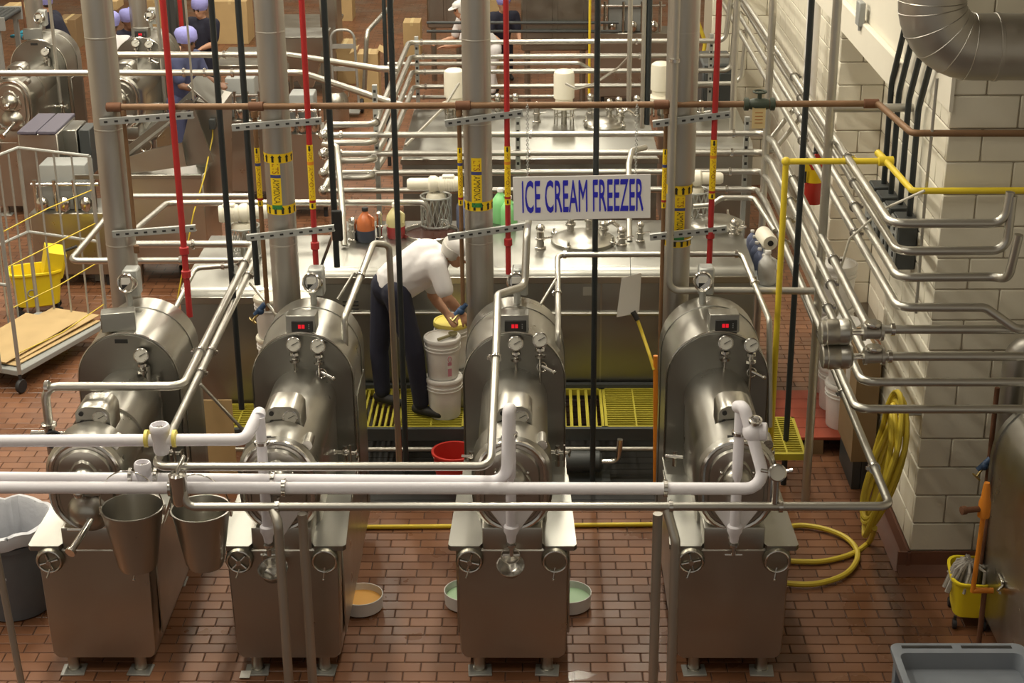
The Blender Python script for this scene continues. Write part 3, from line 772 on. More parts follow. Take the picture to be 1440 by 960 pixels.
for v in me_.data.vertices:
    d = v.co-o_; v.co = o_+u*(d.dot(u)*kx)+vv*(d.dot(vv)*kz)+nn*d.dot(nn)
_b = bmesh.new(); _b.from_mesh(me_.data); _g = bmesh.ops.duplicate(_b, geom=_b.verts[:]+_b.edges[:]+_b.faces[:])['geom']
bmesh.ops.translate(_b, vec=vv*h*0.034+nn*0.0006+u*0.0015, verts=[q for q in _g if isinstance(q, bmesh.types.BMVert)])
bmesh.ops.translate(_b, vec=-vv*h*0.017, verts=_b.verts); _b.to_mesh(me_.data); _b.free()
for px in (742, 894):
    p0 = at(px, 250, Y=10.30); m = MB(); z = p0.z-0.012
    k = 0
    while z < zh+0.02:
        m.torus((p0.x, 10.31, z), (0, 1, 0) if k % 2 else (1, 0, 0), 0.008, 0.0022, 8, 4); z += 0.0135; k += 1
    tag(m.build('chain', 'galv', t), kind='stuff')

# ---------------------------------------------------------------- pipes in front of the freezers
RW = 0.034
def clampset(*a): return list(a)
y3, z3 = 8.16, zat(500, 686, 8.16)
pA = at(-60, 684, Y=y3); 
def drop(label, X, top_z, Y=8.37, zb=1.02, cup=None):
    """frosted outlet standing in front of a freezer head"""
    t = thing('outlet_spout', label, 'spout', (X, Y, zb))
    m = MB(); m.cyl((X, Y, top_z), (X, Y, zb), 0.030, n=16); m.build('frosted_pipe', 'frost', t)
    MB().lathe([(0.031, 0), (0.042, 0.004), (0.042, 0.022), (0.031, 0.026)], (X, Y, top_z-0.17), ZU, 16).build('ferrule', 'bright', t)
    MB().lathe([(0.030, 0), (0.044, -0.01), (0.044, -0.04), (0.030, -0.07), (0.024, -0.11)], (X, Y, zb), ZU, 16).build('cone', 'frost', t)
    m = MB(); z = zb-0.11; m.cyl((X, Y, z), (X, Y, z-0.09), 0.014, n=10).lathe([(0.012, 0), (0.03, -0.005), (0.03, -0.018), (0.012, -0.022)], (X, Y, z-0.01), ZU, 12).cyl((X-0.05, Y, z-0.085), (X+0.05, Y, z-0.085), 0.007, n=8)
    m.build('drain_valve', 'bright', t)
    return t
# left white pipe to the second freezer
y1_, zt = 8.24, 0
q0 = at(-60, 620, Y=y1_); q1 = at(345, 618, Y=y1_); q2 = at(366, 576, Y=8.42)
pipe('frosted_pipe', 'upper white frosted pipe at left, ending at the second freezer', [q0, q1, q2, (q2.x, 8.37, q2.z-0.02)], RW, 'frost', 0.06, n=18)
drop('white frosted spout on the second freezer', at(369, 640, Y=8.37).x, q2.z-0.02)
# rear of the low pair, to the third freezer
y2_ = 8.26
q0 = at(-60, 671, Y=y2_); q1 = at(713, 677, Y=y2_); q2 = at(715, 574, Y=8.31)
pipe('frosted_pipe', 'rear one of the low paired white pipes, rising to the third freezer', [q0, q1, q2, (q2.x+0.01, 8.37, q2.z-0.03)], RW, 'frost', 0.09, clamps=[(0, 0.575)], n=18)
drop('white frosted spout on the third freezer, above a small cup', at(718, 640, Y=8.37).x, q2.z-0.03)
# front one of the low pair, to the fourth freezer
q0 = at(-60, 685, Y=y3); q1 = at(1079, 687, Y=y3); q1b = at(1080, 660, Y=8.21); q2 = at(1046, 571, Y=8.31)
def joint(t):
    c = q1b.lerp(q2, 0.60); ax = (q2-q1b).normalized()
    MB().ball(c, 0.062, 18).build('ball_joint', 'frost', t)
    n = V((0.05, -0.3, 1)).normalized(); MB().lathe([(0.026, 0.04), (0.026, 0.07), (0.038, 0.072), (0.038, 0.088), (0.027, 0.09), (0.027, 0.06)], c, n, 18).build('open_ferrule', 'bright', t)
    MB().lathe([(0.05, 0), (0.05, 0.07), (0.045, 0.075)], c, V((1, -0.2, 0.1)), 18).build('side_cap', 'frost', t)
pipe('frosted_pipe', 'longest white pipe along the front, rising to the fourth freezer', [q0, q1, q2, (q2.x-0.03, 8.37, q2.z-0.03)], RW, 'frost', 0.09, clamps=[(0, 0.265), (0, 0.405), (0, 0.875)], n=18, extra=joint)
drop('white frosted spout on the rightmost freezer', at(1038, 640, Y=8.37).x, q2.z-0.03)
# gauge on the stainless pipe right of the fourth freezer
zs, ys = 1.235, 8.16
# stainless front pipe running right, then back along the right aisle
ys = 8.05; zs = zat(700, 712, ys)
s0 = at(262, 712, Y=ys); s1 = at(1252, 709, Y=ys); s2 = at(1106, 356, Z=zs)
pl = at(250, 676, Y=8.07)
pipe('steel_pipe', 'bright pipe across the front, turning back along the right aisle past the hose', [(pl.x+0.01, 8.07, zs+0.16), (s0.x, ys, zs), (s1.x, ys, zs), (s2.x, s2.y, zs)], 0.024, 'pipe_steel', 0.06,
     clamps=[(1, 0.13), (1, 0.69), (1, 0.845), (2, 0.11), (2, 0.36), (2, 0.80)], n=16)
g = at(1092, 662, Y=8.05)
t = thing('pipe_gauge', 'round dial gauge on the front pipe beside the rightmost freezer', 'gauge', (g.x, 8.05, zs))
MB().cyl((g.x, 8.05, zs+0.02), (g.x, 8.05, g.z), 0.02, n=12).build('stem', 'bright', t)
MB().lathe([(0.045, -0.02), (0.05, 0), (0.05, 0.02), (0.042, 0.024), (0.042, 0.018)], (g.x, 8.03, g.z), (0, -0.93, 0.36), 20).build('case', 'bright', t)
MB().lathe([(0.042, 0.010), (0.042, 0.0185)], (g.x, 8.03, g.z), (0, -0.93, 0.36), 20).build('dial', 'dial', t)
for s in (-1, 1): MB().cyl((g.x+s*0.04, 8.04, g.z), (g.x+s*0.085, 8.04, g.z+0.01), 0.011, n=8).build('wing_nut', 'bright', t)
# three-way cock at the left end of the front pipe
t = thing('plug_cock', 'round three way cock with a lever, between the two steel pails', 'valve', (pl.x, 8.07, zs))
MB().lathe([(0.035, -0.16), (0.045, -0.14), (0.05, 0.0), (0.05, 0.02), (0.038, 0.03), (0.038, 0.022), (0.015, 0.024)], (pl.x, 8.07, zat(255, 672, 8.07)), ZU, 22).build('body', 'bright', t)
z = zat(255, 672, 8.07); MB().tube([(pl.x, 8.07, z+0.02), (pl.x+0.005, 8.08, z+0.05), (pl.x+0.03, 8.14, z+0.10)], 0.011, n=10).build('lever', 'bright', t)
# posts holding the front pipes
def post(label, px, py, Y, bendto=None, r=0.027):
    b = at(px, py, Y=Y)
    pts = [(b.x, Y, 0.0), (b.x, Y, b.z)]
    if bendto is not None: pts.append(bendto)
    return pipe('support_post', label, pts, r, 'dull_pipe', 0.06, cat='post')
post('bent support post left, in front of the second freezer', 391, 735, 7.98, at(384, 716, Y=8.05))
post('straight support post in front of the second freezer, right of the bent one', 425, 722, 8.12)
post('straight support post between the third and fourth freezers', 925, 722, 8.12)
post('bent support post right, beside the rightmost freezer', 950, 760, 7.98, at(938, 716, Y=8.05))
b = at(2, 820, Y=7.9); pipe('support_post', 'slanted post cut by the left picture edge', [(b.x-0.02, 7.9, at(-6, 700, Y=7.9).z), (at(28, 960, Y=7.9).x+0.02, 7.9, 0.0)], 0.02, 'dull_pipe', cat='post')

# the doubled pipes on the left and their feeds
zA = 1.68; a0 = at(255, 541, Z=zA); a1 = at(360, 343, Z=zA)
xA = (a0.x+a1.x)/2; yG = 12.92; zG = zat(400, 285, yG)
b0 = at(64, 545, Y=a0.y); bl = at(66, 592, Y=a0.y)
pipe('steel_pipe', 'upper of the doubled diagonal pipes, from the leftmost freezer back to the long tank', [(b0.x, a0.y-0.02, bl.z), (b0.x, a0.y-0.02, zA), (xA, a0.y-0.02, zA), (xA, a1.y, zA), (at(168, 342, Z=zA).x, a1.y, zA), (at(235, 284, Y=yG).x, yG, zG), (at(603, 285, Y=yG).x, yG, zG), (at(603, 285, Y=yG).x, yG, 1.30)], 0.026, 'pipe_steel', 0.08,
     clamps=[(1, 0.02), (2, 0.2), (2, 0.83), (3, 0.45)], n=16)
vx, vy, vz = b0.x, a0.y-0.02, bl.z
t = thing('sample_valve', 'steel cross valve under the looping pipe at the leftmost freezer', 'valve', (vx, vy, vz))
MB().lathe([(0.03, 0.0), (0.045, -0.004), (0.045, -0.022), (0.03, -0.026), (0.03, -0.10), (0.042, -0.104), (0.042, -0.125), (0.028, -0.13), (0.028, -0.20)], (vx, vy, vz), ZU, 18).build('body', 'bright', t)
MB().cyl((vx, vy, vz-0.075), (vx-0.11, vy, vz-0.075), 0.024, n=14).build('side_port', 'bright', t)
MB().torus((vx+0.03, vy-0.05, vz-0.085), (0.2, -1, 0.3), 0.045, 0.010, 20, 8).build('seal_ring', 'rubber', t)
MB().cyl((vx, vy, vz-0.08), (vx+0.14, vy, vz-0.08), 0.022, n=14).build('cross_port', 'bright', t)
zB = 1.50; c0 = at(212, 656, Z=zB); c1 = at(362, 366, Z=zB); xB = (c0.x+at(345, 402, Z=zB).x)/2
e0 = at(690, 654, Y=c0.y); f1 = at(697, 505, Y=8.85); f2 = at(700, 414, Y=9.50); f3 = at(738, 402, Y=9.72); f4 = at(741, 326, Y=9.85)
f5 = at(100, 365, Z=zB); f6 = at(205, 276, Z=zB); f7 = at(350, 277, Z=zB)
pipe('steel_pipe', 'lower of the doubled diagonal pipes, crossing to rise over the third freezer', [(f7.x, f6.y, zB), (f5.x+0.02, f6.y, zB), (f5.x, c1.y, zB), (xB, c1.y, zB), (xB, c0.y, zB), (e0.x, c0.y, zB), f1, f2, f3, f4, at(745, 296, Y=11.6)], 0.024, 'pipe_steel', 0.07,
     clamps=[(2, 0.6), (3, 0.10), (3, 0.52), (3, 0.62), (6, 0.02)], n=16)
# brace from the doubled pipes to the second freezer
pipe('brace_rod', 'thin diagonal brace between the doubled pipes and the second drum', [at(352, 398, Y=10.9), at(395, 450, Y=10.3)], 0.011, 'pipe_steel', cat='brace')
pipe('brace_rod', 'thin diagonal brace under the doubled pipes, low beside the grating', [at(282, 540, Y=9.2), at(345, 608, Y=9.3)], 0.010, 'pipe_steel', cat='brace')
# slim feed pipes beside each drum
def feed(label, pix, r=0.018, clamps=()):
    pipe('feed_pipe', label, [at(px, py, Y=Y) for px, py, Y in pix], r, 'pipe_steel', 0.05, clamps=clamps, n=14)
feed('slim pipe bending down beside the leftmost drum', [(330, 373, 10.9), (275, 377, 10.9), (232, 462, 10.05), (243, 600, 9.9)], 0.017, [(0, 0.3)])
feed('slim pipe looping over beside the second drum and down to the floor', [(490, 640, 9.75), (484, 447, 9.75), (525, 342, 10.55), (547, 344, 10.6), (562, 660, 10.62)], 0.022, [(1, 0.55)])
feed('slim pipe running from the third drum over to the rightmost drum', [(788, 640, 9.75), (785, 470, 9.75), (784, 358, 10.60), (1043, 357, 10.60), (1082, 450, 9.95), (1082, 600, 9.8)], 0.019, [(1, 0.5), (2, 0.04), (2, 0.97), (3, 0.45)])
feed('thin horizontal rail in front of the tanks, behind the worker', [(455, 441, 11.9), (650, 440, 11.9)], 0.014)
feed('thin horizontal rail behind the hanging papers', [(775, 441, 11.9), (935, 441, 11.9)], 0.014)
pipe('brace_rod', 'thin brace from the second drum to its looping pipe', [at(475, 420, Y=10.1), at(498, 383, Y=10.2)], 0.009, 'pipe_steel', cat='brace')
pipe('brace_rod', 'thin brace from the third drum to its slim pipe', [at(760, 428, Y=10.1), at(782, 392, Y=10.25)], 0.009, 'pipe_steel', cat='brace')
# ================================================================ platform, tanks, racks
ZPF = 0.36
def grating(name, label, x0, x1, y0, y1, along, pitch, wbar=0.012, z=ZPF):
    t = thing(name, label, 'grating', ((x0+x1)/2, (y0+y1)/2, z-0.05), 'yellow floor gratings of the step platform')
    m = MB(); m.bx(x0, x1, y0, y0+0.02, z-0.05, z).bx(x0, x1, y1-0.02, y1, z-0.05, z).bx(x0, x0+0.02, y0, y1, z-0.05, z).bx(x1-0.02, x1, y0, y1, z-0.05, z)
    m.build('frame', 'grate_yellow', t)
    me = None; n = int(((x1-x0) if along == 'y' else (y1-y0))/pitch)
    for k in range(1, n):
        if me is None:
            o = MB().box((0, 0, 0), (wbar, y1-y0-0.03, 0.03) if along == 'y' else (x1-x0-0.03, wbar, 0.03)).build('bar', 'grate_yellow', t, local=True); me = o.data
        else: o = bpy.data.objects.new('bar', me); COL.objects.link(o); o.parent = t
        o.location = V(((x0+k*(x1-x0)/n) if along == 'y' else (x0+x1)/2, (y0+y1)/2 if along == 'y' else y0+k*(y1-y0)/n, z-0.018))-t.location
    MB().bx((x0+x1)/2-0.006, (x0+x1)/2+0.006, y0+0.02, y1-0.02, z-0.03, z-0.002).build('cross_bar', 'grate_yellow', t) if along == 'x' else None
    return t
YG0, YG1 = 11.12, 11.84
def gx(px): return at(px, 575, Z=ZPF).x
grating('floor_grating', 'yellow grating left of the second freezer, half hidden by pipes', gx(318), gx(366), YG0, 11.56, 'x', 0.040, 0.010)
grating('floor_grating', 'yellow grating under the feet of the bending worker, long bars front to back', gx(506), gx(562), YG0, YG1, 'y', 0.042, 0.016)
grating('floor_grating', 'yellow grating under the stacked white pails', gx(563), gx(655), YG0, YG1, 'x', 0.040, 0.010)
grating('floor_grating', 'coarse yellow grating right of the third freezer with wide bars', gx(792), gx(848), YG0, YG1, 'y', 0.058, 0.022)
grating('floor_grating', 'fine yellow grating left of the rightmost freezer', gx(849), gx(936), YG0, YG1, 'x', 0.040, 0.010)
grating('floor_grating', 'yellow grating step right of the rightmost freezer beside the red pallet', at(1076, 620, Z=ZPF).x, at(1128, 620, Z=ZPF).x, 10.66, 11.3, 'x', 0.036)
t = thing('step_platform', 'dark steel frame carrying the yellow gratings in front of the tanks', 'platform', (-0.4, YG0, 0))
xl, xr = gx(300), gx(1075)
MB().bx(xl, xr, YG0-0.04, YG0, ZPF-0.09, ZPF+0.004).build('front_beam', 'panel_dark', t)
MB().bx(gx(470), xr, YG1, YG1+0.05, ZPF-0.09, ZPF+0.03).build('rear_beam', 'panel_dark', t)
for px in (330, 512, 657, 790, 940, 1070):
    for y in ((YG0-0.02, YG1+0.02) if px > 400 else (YG0-0.02,)): MB().bx(gx(px)-0.02, gx(px)+0.02, y-0.02, y+0.02, 0, ZPF-0.09).build('leg', 'panel_grey', t)
MB().cyl((xl, YG0-0.08, 0.22), (xr, YG0-0.08, 0.22), 0.018, n=10).build('low_rail', 'dull_pipe', t)

def tank(label, x0, x1, y0, y1, z0, z1, seams=()):
    t = thing('process_tank', label, 'tank', ((x0+x1)/2, y0, 0))
    o = [(y0, z0), (y1, z0), (y1, z1), (y0+0.10, z1), (y0+0.05, z1-0.012), (y0+0.012, z1-0.05), (y0, z1-0.10)]
    m = MB(); m.prism([(a, b) for a, b in o], (x0, 0, 0), (0, 1, 0), (0, 0, 1), x1-x0); m.build('shell', 'steel_sheet', t)
    MB().bx(x0-0.015, x1+0.015, y0-0.012, y0+0.006, z1-0.11, z1-0.055, 0.005).build('rim_strip', 'steel', t)
    for s in seams: MB().bx(s-0.006, s+0.006, y0-0.006, y0, z0+0.05, z1-0.11).build('weld_seam', 'steel', t)
    nl = 3
    for k in range(nl+1):
        x = x0+0.06+(x1-x0-0.12)*k/nl
        for y in (y0+0.12, y1-0.12): MB().cyl((x, y, 0), (x, y, z0), 0.03, n=10).build('leg', 'steel', t)
    return t
ZT = 1.31
YT = 11.92
xa, xb = at(452, 382, Y=YT).x, at(1062, 376, Y=YT).x
mid = tank('long steel tank behind the worker, under the hanging sign', xa, xb, YT, 13.15, 0.30, ZT, (at(765, 450, Y=YT).x, at(845, 450, Y=YT).x, at(530, 450, Y=YT).x))
a = at(345, 262, Y=YT)
MB().bx(at(820, 395, Y=YT).x, at(838, 395, Y=YT).x, YT-0.004, YT, 1.10, 1.17).build('plate', 'galv', mid)
xc, xd = at(252, 405, Y=11.6).x, at(437, 403, Y=11.6).x
left_tank = tank('smaller steel tank behind the leftmost pair of freezers', xc, xd, 11.6, 12.9, 0.30, 1.27)
for k in range(3): MB().bx(at(455+6, 0, Y=YT).x, at(485, 0, Y=YT).x, YT-0.008, YT, 1.05-0.03*k, 1.06-0.03*k).build('vent_slot', 'dark', mid)
# lids with clamps and domes
def lid(tk, px, py, r, dish=0.05, fit=True, zt=ZT):
    c = at(px, py, Z=zt)
    t = MB().lathe([(r*1.03, 0), (r*1.03, 0.025), (r, 0.032), (r*0.8, 0.032+dish*0.5), (r*0.4, 0.032+dish*0.9), (0, 0.032+dish)], c, ZU, 32).build('lid', 'steel', tk)
    for k in range(4):
        a = PI/4+k*PI/2+0.3; p = c+V((math.cos(a)*r*1.04, math.sin(a)*r*1.04, 0.03))
        MB().box(p, (0.05, 0.03, 0.03), Matrix.Rotation(a, 3, 'Z'), 0.005).cyl(p, p+V((0, 0, 0.05)), 0.010, n=8).build('lid_clamp', 'bright', t)
    if fit:
        for dx, dy, h in ((-0.1, 0.05, 0.14), (0.05, 0.1, 0.18), (0.16, -0.02, 0.10)):
            p = c+V((dx, dy, 0.05))
            MB().cyl(p, p+V((0, 0, h)), 0.028, n=12).lathe([(0.03, h*0.5), (0.042, h*0.5+0.004), (0.042, h*0.5+0.02), (0.03, h*0.5+0.024)], p, ZU, 14).ball(p+V((0, 0, h)), 0.033, 12).build('nozzle', 'bright', t)
        p = c+V((0.16, -0.02, 0.13)); MB().tube([p, p+V((0.06, 0, 0.05)), p+V((0.12, 0.02, 0.0))], 0.018, 0.03).build('sample_pipe', 'bright', t)
    return t
lid(mid, 820, 340, 0.25)
lid(mid, 1008, 318, 0.22, fit=False)
# open manhole the worker reaches over
c = at(606, 330, Z=ZT); t = thing('open_manhole', 'open dark manhole with a steel rim in front of the bending worker', 'manhole', c)
MB().lathe([(0.205, 0.0), (0.215, 0.03), (0.225, 0.035), (0.232, 0.03), (0.235, 0.0)], c, ZU, 36, close=False).build('rim', 'bright', t)
MB().lathe([(0.206, 0.002), (0.206, 0.006), (0.0, 0.006)], c, ZU, 32).build('dark_syrup', 'chocolate', t)
# small fittings on tank tops
def fitting(label, px, py, h, r=0.03, zt=ZT, lever=True):
    c = at(px, py, Z=zt); t = thing('tank_fitting', label, 'fitting', c)
    MB().lathe([(r*1.5, 0), (r*1.5, 0.015), (r, 0.02), (r, h*0.45), (r*1.4, h*0.47), (r*1.4, h*0.55), (r, h*0.57), (r*0.9, h)], c, ZU, 14).build('stem', 'bright', t)
    MB().ball(c+V((0, 0, h)), r*1.25, 12).build('knob', 'bright', t)
    if lever: MB().cyl(c+V((0, 0, h*0.5)), c+V((r*3.2, -0.02, h*0.5+0.02)), r*0.3, n=8).build('lever', 'bright', t)
fitting('short steel fitting left of the orange syrup jug', 497, 338, 0.16)
fitting('upright steel fitting between the two syrup jugs', 534, 335, 0.20, 0.022)
fitting('steel fitting left of the dished lid', 760, 350, 0.17)
fitting('steel fitting at the tank edge right of the dished lid', 874, 345, 0.12)
fitting('upright steel fitting left of the stepped clad pipe', 900, 340, 0.14, 0.025)
fitting('round steel fitting near the blue bottles', 1032, 330, 0.10)
# agitator drives
def drive(label, px, py, zt, length=0.36, r=0.075, rot=0.0, cage=True, Y=None):
    c = at(px, py, Z=zt) if Y is None else at(px, py, Y=Y)
    t = thing('agitator_drive', label, 'motor', c); D = V((math.cos(rot), math.sin(rot), 0)); h = 0.30
    o = c+V((0, 0, h+r))
    MB().lathe([(r*0.9, -length*0.45), (r, -length*0.42), (r, -length*0.08), (r*0.85, -length*0.06)], o, D, 22).box(o+D*(-length*0.25)+V((0, 0, r*0.8)), (0.10, 0.07, 0.05), None, 0.008).build('motor', 'cream_enamel', t)
    MB().lathe([(r*0.85, -length*0.06), (r*1.1, 0.0), (r*1.1, length*0.10), (r*0.8, length*0.14), (r*0.8, length*0.5), (r*0.6, length*0.55)], o, D, 18).build('gearbox', 'cream_enamel', t)
    for k in range(5): MB().lathe([(r, 0), (r*1.06, 0.002), (r*1.06, 0.008), (r, 0.010)], o+D*(-length*0.38+k*0.02), D, 20, close=False).build('cooling_fin', 'cream_enamel', t)
    MB().lathe([(r*1.3, 0), (r*1.3, 0.02), (r, 0.05)], c+V((0, 0, h-0.06)), ZU, 20).build('mount', 'cream_enamel', t)
    if cage:
        m = MB(); R = 0.125; nn_ = 16
        for k in range(nn_):   # expanded metal guard
            for s in (-1, 1):
                m.tube([c+V((R*math.cos(2*PI*(k+s*q*1.5)/nn_), R*math.sin(2*PI*(k+s*q*1.5)/nn_), 0.02+q*(h-0.06))) for q in (0, .25, .5, .75, 1)], 0.004, n=4)
        for z in (0.02, h-0.04): m.torus(c+V((0, 0, z)), ZU, R, 0.008, 20, 5)
        tag(m.build('mesh_guard', 'galv', t), kind='stuff')
    m = MB().cyl(c, c+V((0, 0, h)), 0.035, n=12); m.build('shaft', 'steel', t)
    return t
drive('cream motor on a wire guard, between the syrup jug and the middle clad pipe', 614, 318, ZT, 0.42, 0.062, PI)
drive('cream motor on a wire guard on the small left tank', 345, 362, 1.27, 0.40, 0.068, 0.15)
drive('cream motor on a guard behind the stepped clad pipe', 975, 310, ZT, 0.42, 0.062, 0.0)
# jugs and bottles on the long tank
def jug(label, px, py, mat, scale=1.0, cap='white_plastic', low=None, zt=ZT, name='syrup_jug', clear=False, sticker=True, Y=None):
    c = at(px, py, Z=zt) if Y is None else at(px, py, Y=Y); s = scale
    t = thing(name, label, 'jug', c)
    prof = [(0.070, 0), (0.077, 0.012), (0.077, 0.155), (0.070, 0.185), (0.045, 0.225), (0.024, 0.25), (0.022, 0.265)]
    if low:
        k = 0.10
        MB().lathe([(0.070*s, 0), (0.0775*s, 0.012*s), (0.0775*s, k*s)], c, ZU, 20).build('liquid', low, t)
        prof = [(0.0765, k)] + prof[2:]
    MB().lathe([(r*s, h*s) for r, h in prof], c, ZU, 20).build('bottle', mat, t)
    MB().lathe([(0.027*s, 0.262*s), (0.027*s, 0.288*s), (0.024*s, 0.292*s)], c, ZU, 14).build('cap', cap, t)
    MB().tube([c+V((0.03*s, -0.03*s, 0.235*s)), c+V((0.075*s, -0.05*s, 0.21*s)), c+V((0.07*s, -0.055*s, 0.14*s))], 0.010*s, 0.02, n=8).build('handle', mat, t)
    return t
jug('orange syrup jug with dark contents and black cap, on the long tank', 515, 338, 'syrup_orange', 0.95, 'dark', 'dark_syrup')
jug('pale yellow topped jug of red syrup, right of the orange jug', 557, 333, 'jug_pale', 0.98, 'cream_enamel', 'syrup_red')
jug('blue plastic jug behind the middle clad pipe', 655, 318, 'blue_plastic', 1.0)
jug('bright green jug left of the hanging sign', 704, 312, 'bottle_green', 1.0)
jug('second green jug half hidden behind the sign edge', 716, 318, 'bottle_green', 0.9)
YB_ = 12.2
for i, (px, py) in enumerate(((1057, 352), (1060, 360), (1063, 369), (1067, 378), (1073, 387))):
    w_ = ('farthest', 'second farthest', 'middle', 'second nearest', 'nearest')[i]
    jug('%s of the five small blue bottles in a row at the tank end' % w_, px, py, 'blue_plastic', 0.62, 'white_plastic', zt=1.0, name='blue_bottle')
jug('translucent square jug nearest the viewer at the end of the bottle row', 1078, 398, 'clear_plastic', 0.95, zt=1.0, name='plastic_jug')
b0_ = at(1045, 340, Z=1.0); b1_ = at(1088, 402, Z=1.0)
t = thing('bottle_shelf', 'narrow dark shelf at the right end of the long tank holding bottles', 'shelf', (b1_.x, b1_.y, 0.0))
MB().bx(xb+0.02, b1_.x+0.06, b1_.y-0.05, b0_.y+0.1, 0.97, 0.998, 0.004).build('shelf_board', 'panel_grey', t)
MB().bx(xb+0.02, xb+0.05, b1_.y, b1_.y+0.04, 0, 0.97).build('leg', 'panel_grey', t); MB().bx(b1_.x, b1_.x+0.03, b0_.y, b0_.y+0.04, 0, 0.97).build('leg', 'panel_grey', t)
c = at(1078, 335, Y=12.1); t = thing('motor_cylinder', 'cream horizontal motor with a round end, above the blue bottles', 'motor', c)
ax = V((0.12, -1, 0)).normalized()
MB().lathe([(0.05, -0.13), (0.062, -0.11), (0.062, 0.10), (0.055, 0.12)], c, ax, 20).build('housing', 'cream_enamel', t)
MB().lathe([(0.022, 0.12), (0.022, 0.128), (0.012, 0.13)], c, ax, 16).build('end_boss', 'dark', t)
# hanging papers in a plastic sleeve
pc = at(890, 388, Y=11.0); t = thing('hanging_papers', 'clear sleeve of papers hanging by a thread in front of the tank', 'papers', pc)
w0, w1 = at(872, 392, Y=11.0), at(900, 385, Y=11.0)
for k in range(3):
    m = MB(); d = 0.003*k; p = [at(874+k, 391, Y=11.0+d), at(900+k, 384, Y=11.02+d), at(897+k, 440-2*k, Y=11.01+d), at(867+k, 446-k, Y=10.99+d)]
    vs = [m.bm.verts.new(q) for q in p]; v2 = [m.bm.verts.new(q+V((0, 0.0015, 0))) for q in p]; m.skin(vs, v2); m.cap(vs); m.cap(v2, True)
    m.build('sheet', 'paper', t)
MB().tube([at(887, 388, Y=11.0), at(886, 358, Y=11.0)], 0.002, n=5).build('thread', 'dark', t)
# stacked pails
def pail(name, label, c, lidmat='white_plastic', r=0.15, h=0.37, mat='white_plastic', lid=True, group=None):
    c = V(c); t = thing(name, label, 'pail', c, group)
    prof = [(r*0.86, 0), (r*0.88, 0.006), (r*0.965, h*0.70), (r*1.03, h*0.705), (r*1.03, h*0.725), (r*0.975, h*0.73), (r*0.98, h*0.78), (r*1.04, h*0.785), (r*1.04, h*0.805), (r*0.985, h*0.81), (r, h*0.90), (r, h*0.93)]
    MB().lathe(prof, c, ZU, 28).build('bucket', mat, t)
    if lid: MB().lathe([(r*1.045, h*0.90), (r*1.06, h*0.91), (r*1.06, h*0.975), (r*1.03, h), (r*0.93, h), (r*0.91, h*0.985), (0.0, h*0.985)], c, ZU, 28).build('lid', lidmat, t)
    return t
pb = at(622, 592, Z=ZPF); pb = V((at(623, 540, Y=pb.y).x, pb.y+0.13, ZPF))
p1 = pail('plastic_pail', 'lower of the two stacked white pails beside the worker', pb, r=0.133, h=0.315)
p2 = pail('plastic_pail', 'upper white pail with pink print, in front of the worker', pb+V((-0.006, 0.004, 0.315)), r=0.131, h=0.315)
q = curved_patch((pb.x-0.006, pb.y+0.004), 0.130, 0.30, 0.62, ZPF+0.315+0.03, ZPF+0.315+0.20, 6).build('printed_panel', 'white_plastic', p2)
new_mat('print_pink', (0.55, 0.22, 0.28), 0.5)
for k, (z0, z1) in enumerate(((0.07, 0.14), (0.155, 0.19))): curved_patch((pb.x-0.006, pb.y+0.004), 0.1312, 0.34, 0.58, ZPF+0.315+z0-0.03, ZPF+0.315+z1-0.04, 6).build('print_mark', 'print_pink', q)
_c = V((pb.x-0.006, pb.y+0.004, ZPF+0.315+0.175))
m = MB().tube([_c+V((math.sin(0.46+0.10*math.cos(a))*0.132, -math.cos(0.46+0.10*math.cos(a))*0.132, 0.022*math.sin(a))) for a in [2*PI*k/14 for k in range(14)]], 0.003, n=5, closed=True)
m.build('print_ring', 'print_pink', q)
t = thing('scoop', 'dull olive scoop lying on the upper white pail', 'scoop', pb+V((0, 0, 0.63)))
new_mat('scoop_olive', (0.24, 0.21, 0.10), 0.5)
_z = ZPF+0.63
MB().tube([(pb.x-0.03, pb.y-0.10, _z+0.012), (pb.x+0.05, pb.y-0.03, _z+0.016)], 0.012, n=8).build('handle', 'scoop_olive', t)
MB().lathe([(0.0, 0), (0.03, 0.008), (0.036, 0.03), (0.033, 0.03), (0.026, 0.012)], (pb.x+0.075, pb.y-0.01, _z+0.002), ZU, 14).build('bowl', 'scoop_olive', t)
# yellow lid held at the pail being filled
c = at(628, 458, Y=11.5); p3 = pail('plastic_pail', 'white pail with a yellow lid by the hands of the worker', (c.x+0.03, 11.62, c.z-0.36), 'lid_yellow', 0.13, 0.36)
t = thing('pail_stand', 'low box under the yellow lidded pail', 'stand', (c.x+0.03, 11.62, ZPF)); MB().bx(c.x-0.11, c.x+0.17, 11.48, 11.76, ZPF, max(ZPF+0.05, c.z-0.365), 0.01).build('box', 'steel', t); MB().bx(c.x-0.12, c.x+0.18, 11.47, 11.77, c.z-0.375, c.z-0.361, 0.004).build('top', 'steel_sheet', t)
# white pails behind the second clad pipe
for px, w_ in ((380, 'left'), (416, 'right')):
    x_ = at(px, 430, Y=11.38).x
    for k in range(3): pail('plastic_pail', '%s pail of the cream lidded stack just %s of the second clad pipe' % (('bottom', 'middle', 'top')[k], w_), (x_, 11.40, ZPF+0.312*k), 'cream_enamel', 0.118, 0.312)

